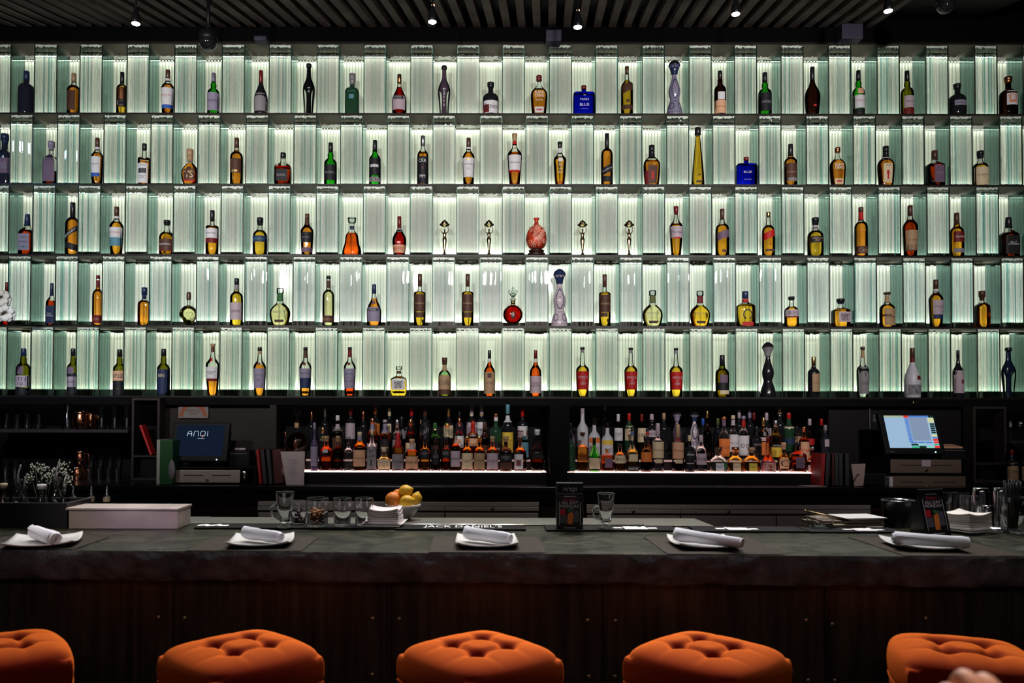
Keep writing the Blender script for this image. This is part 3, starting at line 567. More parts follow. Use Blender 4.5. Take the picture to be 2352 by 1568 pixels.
for ln in WALL.strip().splitlines():
    f = [a.strip() for a in ln.split('|')] + ['', '', '', '']
    cz = f[12] if f[12] else ''
    shelf_bottle(int(f[0]), float(f[1]), float(f[2]), float(f[3]), f[4], f[5], f[6], float(f[7]), f[8], f[9], f[10], f[11] if ',' in f[11] else '', cz or (f[11] if f[11] and ',' not in f[11] else ''))
def shelf_place(row, px, top, wpx):
    B = ZL[row]; by = [0, 259.6, 422, 585, 747, 909][row]; Y = YW + .06
    p = at(px, by, Y); return Vector((p.x, Y, B + .0005)), at(px, top, Y).z - B - .0005, (at(px+wpx/2, by, Y).x - at(px-wpx/2, by, Y).x)
# sculpted bottles: dark waisted core inside clear glass
for row, px, top, wpx, core, txt, lab in ((1,709,147,28,'bk','','tall black sculpted bottle with clear glass handles, top shelf'), (1,1020,152,29,'mv','K\nA\nP\nP\nA','tall violet sculpted bottle with clear glass handles, top shelf'), (5,2317,798,33,'nv','','tall blue-black sculpted bottle, rightmost on the bottom shelf')):
    loc, H, W_ = shelf_place(row, px, top, wpx); r = W_/2; th = thing('bottle', lab, 'bottle', loc, 0, 'bottles on the %s glass shelf' % ROWN[row-1])
    prof = [(0,.62),(.02,.7),(.2,.78),(.4,.96),(.52,1),(.60,.84),(.68,.55),(.74,.38)]
    q = MB(); q.lathe([(z*H, a*r) for z, a in smooth_prof(prof)], 24, 2, .7); q.build('glass_body', shell('c'), th)
    q = MB(); q.lathe([(z*H, a*r*(.97 if z > .5 or z < .1 else 1)) for z, a in smooth_prof([(.004,.5),(.1,.42),(.3,.36),(.45,.40),(.53,.90),(.58,.86),(.64,.72),(.70,.5),(.76,.37),(.93,.32)])], 24, 2, .68)
    q.build('dark_core', pbr('core_'+core, tuple(c*.5 for c in PAL[core]), .15), th)
    q = MB(); q.lathe([(.93*H,.40*r),(.94*H,.44*r),(.985*H,.44*r),(H,.38*r)], 16); q.build('cap', capm('bk'), th)
    if txt: lettering(txt, .012, .34*H, INK('wh'), th, Matrix.Translation((0, -r*.66, .34*H)), keep=False)
# hand painted ceramic decanters with bell stoppers
AZP = [(0,.96),(.03,1),(.08,.99),(.16,.86),(.24,.66),(.29,.56),(.32,.58),(.38,.70),(.44,.75),(.50,.70),(.58,.50),(.66,.34),(.71,.28),(.735,.27)]
CAPP = [(.735,.30),(.75,.42),(.80,.44),(.86,.62),(.885,.74),(.90,.76)]
def azul(loc, H, W_, lab, body, deco, capk, grp, dome='bk'):
    r = W_/2; th = thing('ceramic_bottle', lab, 'bottle', loc, 0, grp)
    q = MB(); q.lathe([(z*H, a*r) for z, a in smooth_prof(AZP)], 28); q.build('ceramic_body', pbr('ceramic_'+body, (.62,.52,.58) if body == 'pk' else PAL[body], .18, 0, .6), th)
    q = MB(); q.lathe([(z*H, a*r) for z, a in smooth_prof(CAPP)], 28); q.build('neck_collar', pbr('ceramic_'+capk, PAL[capk], .15, 0, .6), th)
    q = MB(); q.lathe([(.895*H,.76*r),(.91*H,.74*r),(.945*H,.64*r),(.975*H,.42*r),(.995*H,.15*r),(H,.05*r)], 28); q.build('bell_stopper', pbr('stopper_'+dome, PAL[dome], .1, 0, .8), th)
    if deco:
        q = MB(); dm_ = pbr('painted_'+deco, PAL[deco], .3)
        def leaf(x, z, a, s=.0058):
            rr = radius_at(AZP, z)*r; vs = []
            for k in range(8):
                t = 2*math.pi*k/8; u, v = s*1.5*math.cos(t), s*.55*math.sin(t); X = x*rr + u*math.cos(a) - v*math.sin(a); Z = z*H + u*math.sin(a) + v*math.cos(a)
                r2 = radius_at(AZP, Z/H)*r; X = max(-r2*.98, min(r2*.98, X)); vs.append((X, -math.sqrt(max(0, r2*r2-X*X)) - .0008, Z))
            q.add(vs, [tuple(range(8))])
        for k in range(22):                                   # ring of leaves round the oval shield
            t = 2*math.pi*k/22; leaf(.62*math.cos(t), .47+.17*math.sin(t), t+1.9)
        for sx in (-1, 1):
            for k in range(9): t = 2*math.pi*k/9; leaf(sx*.55+.26*math.cos(t), .15+.055*math.sin(t), t+1.2, .0050)
        for x in (-.8, -.5, -.2, .1, .4, .7): leaf(x, .045, 1.57, .0042)
        for x in (-.3, 0, .3): leaf(x, .245, 1.2+x, .004); leaf(x*.6, .66, 1.2-x, .003)
        q.build('painted_leaves', dm_, th)
        if body != 'li':
            q = MB(); pts = []
            for k in range(20):
                t = 2*math.pi*k/20; X, Z = .30*r*math.cos(t), .50*H+.055*H*math.sin(t); r2 = radius_at(AZP, Z/H)*r; pts.append((X, -math.sqrt(r2*r2-X*X)-.0004, Z))
            q.tube(pts, .0011, 6, closed=True); q.build('oval_medallion', pbr('ceramic_'+body, (.62,.52,.58) if body == 'pk' else PAL[body], .18, 0, .6), th)
            q = MB(); r2 = radius_at(AZP, .5)*r
            for a in (-.9, -.45, 0, .45, .9): q.tube([(0, -r2-.001, .485*H), (.010*math.sin(a), -r2-.001, .485*H+.013*math.cos(a))], [.0009, .0003], 5)
            q.build('agave_emblem', INK('nv'), th)
        q = MB(); n_ = 9
        for k in range(n_):
            a0 = 2*math.pi*k/n_; rr0, rr1 = .74*r*1.01, .50*r*1.02
            q.add([(rr0*math.cos(a0-.28), rr0*math.sin(a0-.28), .885*H), (rr0*math.cos(a0+.28), rr0*math.sin(a0+.28), .885*H), (.46*r*math.cos(a0), .46*r*math.sin(a0), .815*H)], [(0,1,2)])
        q.build('collar_points', pbr('ceramic_'+body, (.62,.52,.58) if body == 'pk' else PAL[body], .18, 0, .6), th)
    return th
loc, H, W_ = shelf_place(1, 1549, 138, 36); azul(loc, H, W_, 'tall lilac ceramic bottle with blue leaf painting and bell stopper, top shelf', 'li', 'nv', 'nv', 'ceramic decanters')
loc, H, W_ = shelf_place(4, 1285, 617, 38); azul(loc, H, W_, 'tall white ceramic bottle with blue leaf painting and oval medallion, fourth shelf', 'pk', 'nv', 'nv', 'ceramic decanters', 'nv')
loc, H, W_ = shelf_place(5, 1764, 785, 35); azul(loc, H, W_, 'tall glossy black ceramic bottle with bell stopper, bottom shelf', 'bk', None, 'gr', 'ceramic decanters')
# round crystal cognac decanter with dotted rim and lily stopper
def crystal(loc, H, W_, lab, liq='s', grp=None):
    r = W_/2; th = thing('crystal_decanter', lab, 'decanter', loc, 0, grp); zc = .30*H; rr = min(r, zc*.98)
    q = MB(); q.ball((0,0,zc), rr, 28, 18, sc3=(1,.45,1)); q.lathe([(.52*H, .2*r),(.55*H,.22*r),(.66*H,.22*r),(.67*H,.3*r),(.69*H,.3*r)], 16); q.lathe([(0,.45*r),(.015*H,.5*r),(.04*H,.3*r)], 20, 2, .6); q.build('glass_body', shell('c'), th)
    q = MB(); q.ball((0,0,zc), rr*.95, 28, 18, sc3=(1,.4,1)); q.build('liquid', liquid(liq), th)
    q = MB()
    for k in range(30):
        a = math.pi*(-.62) + 2*math.pi*.0 + k*(2*math.pi*.81)/29 - .4; a = -math.pi/2 + .45 + k*(2*math.pi-.9)/29
        q.ball((rr*1.04*math.cos(a), 0, zc + rr*1.04*math.sin(a)), rr*.055, 6, 5)
    q.build('dotted_rim', glassy('crystal_red', (.9,.5,.4), 0, 1.45), th)
    q = MB(); q.lathe([(.56*H,.235*r),(.65*H,.235*r)], 16); q.build('neck_band', paper('gd' if liq == 's' else 'tn'), th)
    q = MB(); z = .70*H; q.ball((0,0,z+.02*H), .16*r, 10, 8); q.ball((0,0,z+.09*H), .30*r, 12, 8, sc3=(1,.6,.8)); q.ball((0,0,z+.17*H), .17*r, 10, 8, sc3=(1,.6,1.3))
    for s in (-1, 1): q.tube([(0,0,z+.06*H),(s*.34*r,0,z+.12*H),(s*.42*r,0,z+.19*H),(s*.26*r,0,z+.215*H)], [.06*r,.1*r,.09*r,.04*r], 8)
    q.lathe([(.985*H-.05*H,.10*r),(.96*H,.14*r),(H,.02*r)], 8); q.build('lily_stopper', thin('clear_stopper', (.85,.9,.88), (.15,.2,.2)), th)
    q = MB(); q.ball((0,-rr*.47,zc-.02*H), rr*.26, 12, 8, sc3=(1,.15,1.5)); q.build('medallion', pbr('medallion_dark', (.05,.012,.01), .3), th)
    q = MB(); q.ball((0,-rr*.50,zc+.03*H), rr*.12, 10, 6, sc3=(1,.2,1)); q.build('portrait_face', paper('tn'), th)
    return th
loc, H, W_ = shelf_place(4, 1178, 658, 44); crystal(loc, H, W_, 'round red crystal decanter with dotted rim and lily stopper, fourth shelf', 's', 'decanters')
# horseshoe bottle
loc, H, W_ = shelf_place(4, 1712, 669, 41); th, fr, H, r = bottle(loc, H, W_, 'sq', 'c', 'y', .60, 'nv', [(.02,.13,.62,'rd')], 'square yellow bottle with black horseshoe emblem and red ribbon, fourth shelf', 'bottles on the fourth glass shelf', (.70,.78,'rd'), 0, .80)
q = MB(); pts = []
for k in range(17):
    a = -math.pi*.32 + k*(math.pi*1.64)/16; pts.append((.48*r*math.cos(a)*.95, -r*.87, .33*H + .135*H*math.sin(a)))
q.tube(pts, .0042, 8); q.build('horseshoe', pbr('horseshoe_black', (.01,.012,.02), .4), th)
# skull bottle
loc, H, W_ = shelf_place(4, 433, 671, 41); th = thing('skull_bottle', 'pale yellow skull-shaped glass bottle with cork, fourth shelf left', 'bottle', loc, 0, 'bottles on the fourth glass shelf')
def skull(sc_, mat, name):
    bm = bmesh.new(); bmesh.ops.create_icosphere(bm, subdivisions=4, radius=1)
    for v in bm.verts:
        x, y, z = v.co; f = 1.0
        wz = .70 if z < -.35 else (1.0 if z > -.05 else .70+.30*(z+.35)/.30)
        if y < 0:
            for sx in (-1, 1): f -= .28*math.exp(-(((x-sx*.36)/.2)**2 + ((z-.02)/.2)**2))
            f -= .14*math.exp(-((x/.1)**2 + ((z+.28)/.12)**2)); f -= .05*math.exp(-((z+.62)/.05)**2)*(1 if abs(x) < .45 else 0)
            f += .05*math.exp(-(((abs(x)-.55)/.15)**2 + ((z+.25)/.12)**2))
        f -= .02*math.cos(9*x)*(1 if z < -.5 and y < 0 else 0)
        v.co = Vector((x*wz*f, y*1.05*f, z*f))
    for v in bm.verts:
        v.co = Vector((v.co.x*W_*.5*sc_, v.co.y*W_*.5*sc_, .31*H + v.co.z*.305*H*sc_)); v.co.z = max(v.co.z, .004)
    me = bpy.data.meshes.new(name); bm.to_mesh(me); bm.free(); me.materials.append(mat)
    for p in me.polygons: p.use_smooth = True
    link(name, me, th)
skull(1, shell('c'), 'glass_body'); skull(.95, liquid('p'), 'liquid')
q = MB(); q.lathe([(.60*H,.010),(.64*H,.011),(.78*H,.011)], 14); q.build('neck', shell('c'), th)
q = MB(); q.lathe([(.78*H,.0155),(.80*H,.0165),(.96*H,.0165),(H,.014)], 16); q.build('stopper', capm('bn'), th)
# four brass figurine lamps
brass = pbr('aged_brass', (.42,.30,.16), .22, 1.0); glow = thin('lamp_globe', (.98,.92,.72), (.6,.5,.3))
for px, lab in ((1021,'brass figurine lamp, leftmost of the four on the middle shelf'), (1123,'brass figurine lamp just left of the red vase'), (1338,'brass figurine lamp just right of the red vase'), (1445,'brass figurine lamp, rightmost of the four on the middle shelf')):
    loc, H, W_ = shelf_place(3, px, 500, 24); th = thing('figurine_lamp', lab, 'lamp', loc, 0, 'brass figurine lamps')
    q = MB(); q.lathe([(0,.026),(.006,.027),(.012,.020),(.018,.012),(.03,.007)], 18); q.build('base', brass, th)
    q = MB(); q.lathe([(.02,.005),(.05,.0075),(.09,.012),(.115,.0155),(.130,.0150),(.142,.0095),(.155,.0115),(.165,.0135),(.172,.009),(.178,.005),(.186,.0045)], 16, 2, .75); q.ball((0,0,.194), .0085, 12, 8, sc3=(.9,1,1.1)); q.build('figure', brass, th)
    for s in (-1, 1):
        q = MB(); q.tube([(s*.010,0,.168),(s*.022,0,.178),(s*.027,0,.190),(s*.024,0,.215),(s*.021,0,.232)], [.0038,.0034,.003,.0026,.0028], 8); q.build('arm', brass, th)
    q = MB(); q.lathe([(.226,.034),(.229,.037),(.236,.034)] , 20, capt=False, capb=False); q.lathe([(.238,.024),(.246,.024),(.256,.017),(.262,.007),(.268,.003)], 20); q.build('shade', brass, th)
    q = MB(); q.lathe([(.214,.016),(.222,.019),(.238,.019),(.242,.012)], 18); q.build('glass_globe', glow, th)
# carved red vase on dark stand
loc, H, W_ = shelf_place(3, 1232, 501, 47); r = W_/2; th = thing('vase', 'carved orange-red gourd vase on a dark round stand, middle shelf centre', 'vase', loc, 0)
VP = [(.19,.42),(.22,.70),(.30,.93),(.42,1.0),(.52,.98),(.64,.90),(.74,.66),(.80,.38),(.86,.20),(.92,.18),(.97,.26),(1,.30)]
q = MB(); q.lathe([(z*H, a*r) for z, a in smooth_prof(VP)], 32); q.build('vase_body', pbr('vase_red', (.50,.045,.018), .3, 0, .5, noise_s=18, noise_a=.5), th)
q = MB(); rnd = random.Random(3)
for cx_, cz_, s in [(rnd.uniform(-.8,.8), .24+.52*k/25, rnd.uniform(.14,.26)) for k in range(26)]:
    pts = []
    for k in range(16):
        t = k*.62; a = s*(1-k/17); X = (cx_ + a*math.cos(t))*r*.95; Z = (cz_ + a*.45*math.sin(t))*H; r2 = radius_at(VP, Z/H)*r; X = max(-r2*.97, min(r2*.97, X)); pts.append((X, -math.sqrt(max(0, r2*r2-X*X))-.0003, Z))
    q.tube(pts, .0015, 4)
q.build('carved_swirls', pbr('carved_light', (.95,.58,.42), .5), th)
q = MB(); q.lathe([(0,.85*r),(.075*H,.87*r),(.08*H,.7*r),(.10*H,.45*r),(.115*H,.72*r),(.15*H,.78*r),(.19*H,.5*r)], 28); q.build('stand', pbr('stand_dark', (.03,.012,.01), .3), th)
# white flowers seen at the left edge in front of the fourth shelf
p = at(2, 715, 5.3); th = thing('flower_spray', 'cluster of white petals poking in at the left edge', 'flowers', p)
q = MB(); rnd = random.Random(5)
for k in range(26):
    a, e = rnd.uniform(0, 6.28), rnd.uniform(-1, 1.2); d = Vector((math.cos(a)*math.cos(e), math.sin(a)*math.cos(e)*.6, math.sin(e)))
    for (cx_, cz_) in (((0, .08)), ((.03, -.02))):
        q.ball(Vector((cx_, 0, cz_)) + d*.045, .026, 7, 5, sc3=(1,.35,.8), mt=None)
q.build('petals', pbr('petal_white', (.75,.70,.62), .7), th)
q = MB(); q.tube([(0,0,.0),(-.1,.02,-.2),(-.25,.03,-.35),(-.3,.04,-.6)], .006); q.build('stem', pbr('stem_green', (.05,.09,.03), .6), th)
# ------------------------------------------------------------------ below the glass wall: niches, steps, back counter
def X(px, py, Y): return at(px, py, Y).x
def Z(px, py, Y): return at(px, py, Y).z
ZC = Z(1176, 1117.5, 5.3); Z1 = Z(1176, 1082.5, 5.55); Z2 = Z(1550, 1058.5, 5.70); Z3 = Z2 + .06
backp = pbr('niche_back', (.004,.0035,.004), .55, 0, .15)
b = MB(); b.box(-4.15, 4.6, 6.22, 6.26, .6, 1.66); struct('wall_niche', b, backp)
b = MB(); b.box(-4.15, 4.6, YW-.004, YW+.03, 1.612, 1.6625); struct('trim_2', b, pbr('fascia_black', (.004,.0036,.004), .6, 0, .05))
xp0, xp1 = X(1256, 1000, YW), X(1299, 1000, YW)
b = MB(); b.box(xp0, xp1, 5.56, 6.22, ZC+.001, 1.611); struct('trim_3', b, pbr('fascia_black', (.004,.0036,.004), .6, 0, .05))
b = MB(); b.box(X(366,1000,5.85), X(640,1000,5.85), 5.86, 5.90, ZC+.001, 1.611); b.box(X(625,1000,5.85), X(640,1000,5.85), 5.78, 5.86, ZC+.001, 1.611); struct('trim_4', b, pbr('niche_panel_brown', (.016,.012,.010), .6, 0, .2, noise_s=3))
b = MB(); b.box(X(1905,1000,5.85), X(2235,1000,5.85), 5.86, 5.90, ZC+.001, 1.611); struct('trim_5', b, pbr('niche_panel_dark', (.006,.005,.005), .5, 0, .2))
th = thing('back_counter', 'long black worktop running below the back-lit bottle wall', 'counter')
q = MB(); q.bbox(-4.3, 4.8, 5.30, 6.215, ZC-.035, ZC, .004); q.build('worktop', pbr('worktop_black', (.007,.006,.006), .25, 0, .3), th)
q = MB(); q.box(-4.3, 4.8, 5.38, 6.2, .05, ZC-.036); q.build('base_cabinet', pbr('cabinet_redbrown', (.022,.008,.005), .45, 0, .25, noise_s=3, stretch=(2,2,12)), th)
q = MB(); q.box(-4.3, 4.8, 5.325, 5.379, ZC-.115, ZC-.036); q.build('apron', pbr('fascia_black', (.004,.0036,.004), .6, 0, .05), th)
for xa in (430, 500, 2150): 
    q = MB(); q.box(X(xa,1170,5.38), X(xa+62,1170,5.38), 5.372, 5.379, .3, ZC-.13); q.build('cabinet_door', pbr('cabinet_redbrown', (.022,.008,.005), .45, 0, .25), th)
lit = emit('lit_step_acrylic', (1,.58,.52), 1.6); lit2 = emit('lit_step_acrylic_dim', (1,.60,.56), .35); edge = emit('lit_step_edge', (1,.80,.84), 2.6)
for (pa, pb, pe0, pe1, lab) in ((644, 1254, 700, 1244, 'lit three-tier bottle step in the left niche'), (1301, 1903, 1320, 1880, 'lit three-tier bottle step in the right niche')):
    xa, xb = X(pa,1085,5.6), X(pb,1085,5.6)
    th = thing('bottle_step', lab, 'shelf', ((xa+xb)/2, 5.55, ZC+.001), 0, 'bottle steps'); hw = (xb-xa)/2 - .002
    q = MB(); q.box(-hw, hw, .004, .665, 0, Z1-ZC-.008); q.box(-hw, hw, .15, .665, Z1-ZC-.007, Z2-ZC-.008); q.box(-hw, hw, .30, .665, Z2-ZC-.007, Z3-ZC-.004); q.build('step_body', pbr('step_black', (.004,.0035,.0035), .55, 0, .15), th)
    q = MB(); q.box(-hw, hw, 0.002, .148, Z1-ZC-.0075, Z1-ZC-.0015); q.build('lit_tread', lit, th)
    q = MB(); q.box(-hw, hw, 0.152, .298, Z2-ZC-.0075, Z2-ZC-.0015); q.build('lit_tread', lit2, th)
    ea, eb = X(pe0,1085,5.55) - (xa+xb)/2, X(pe1,1085,5.55) - (xa+xb)/2
    q = MB(); q.box(ea, eb, -.002, .0015, Z1-ZC-.0085, Z1-ZC-.0035); q.build('lit_edge', edge, th)
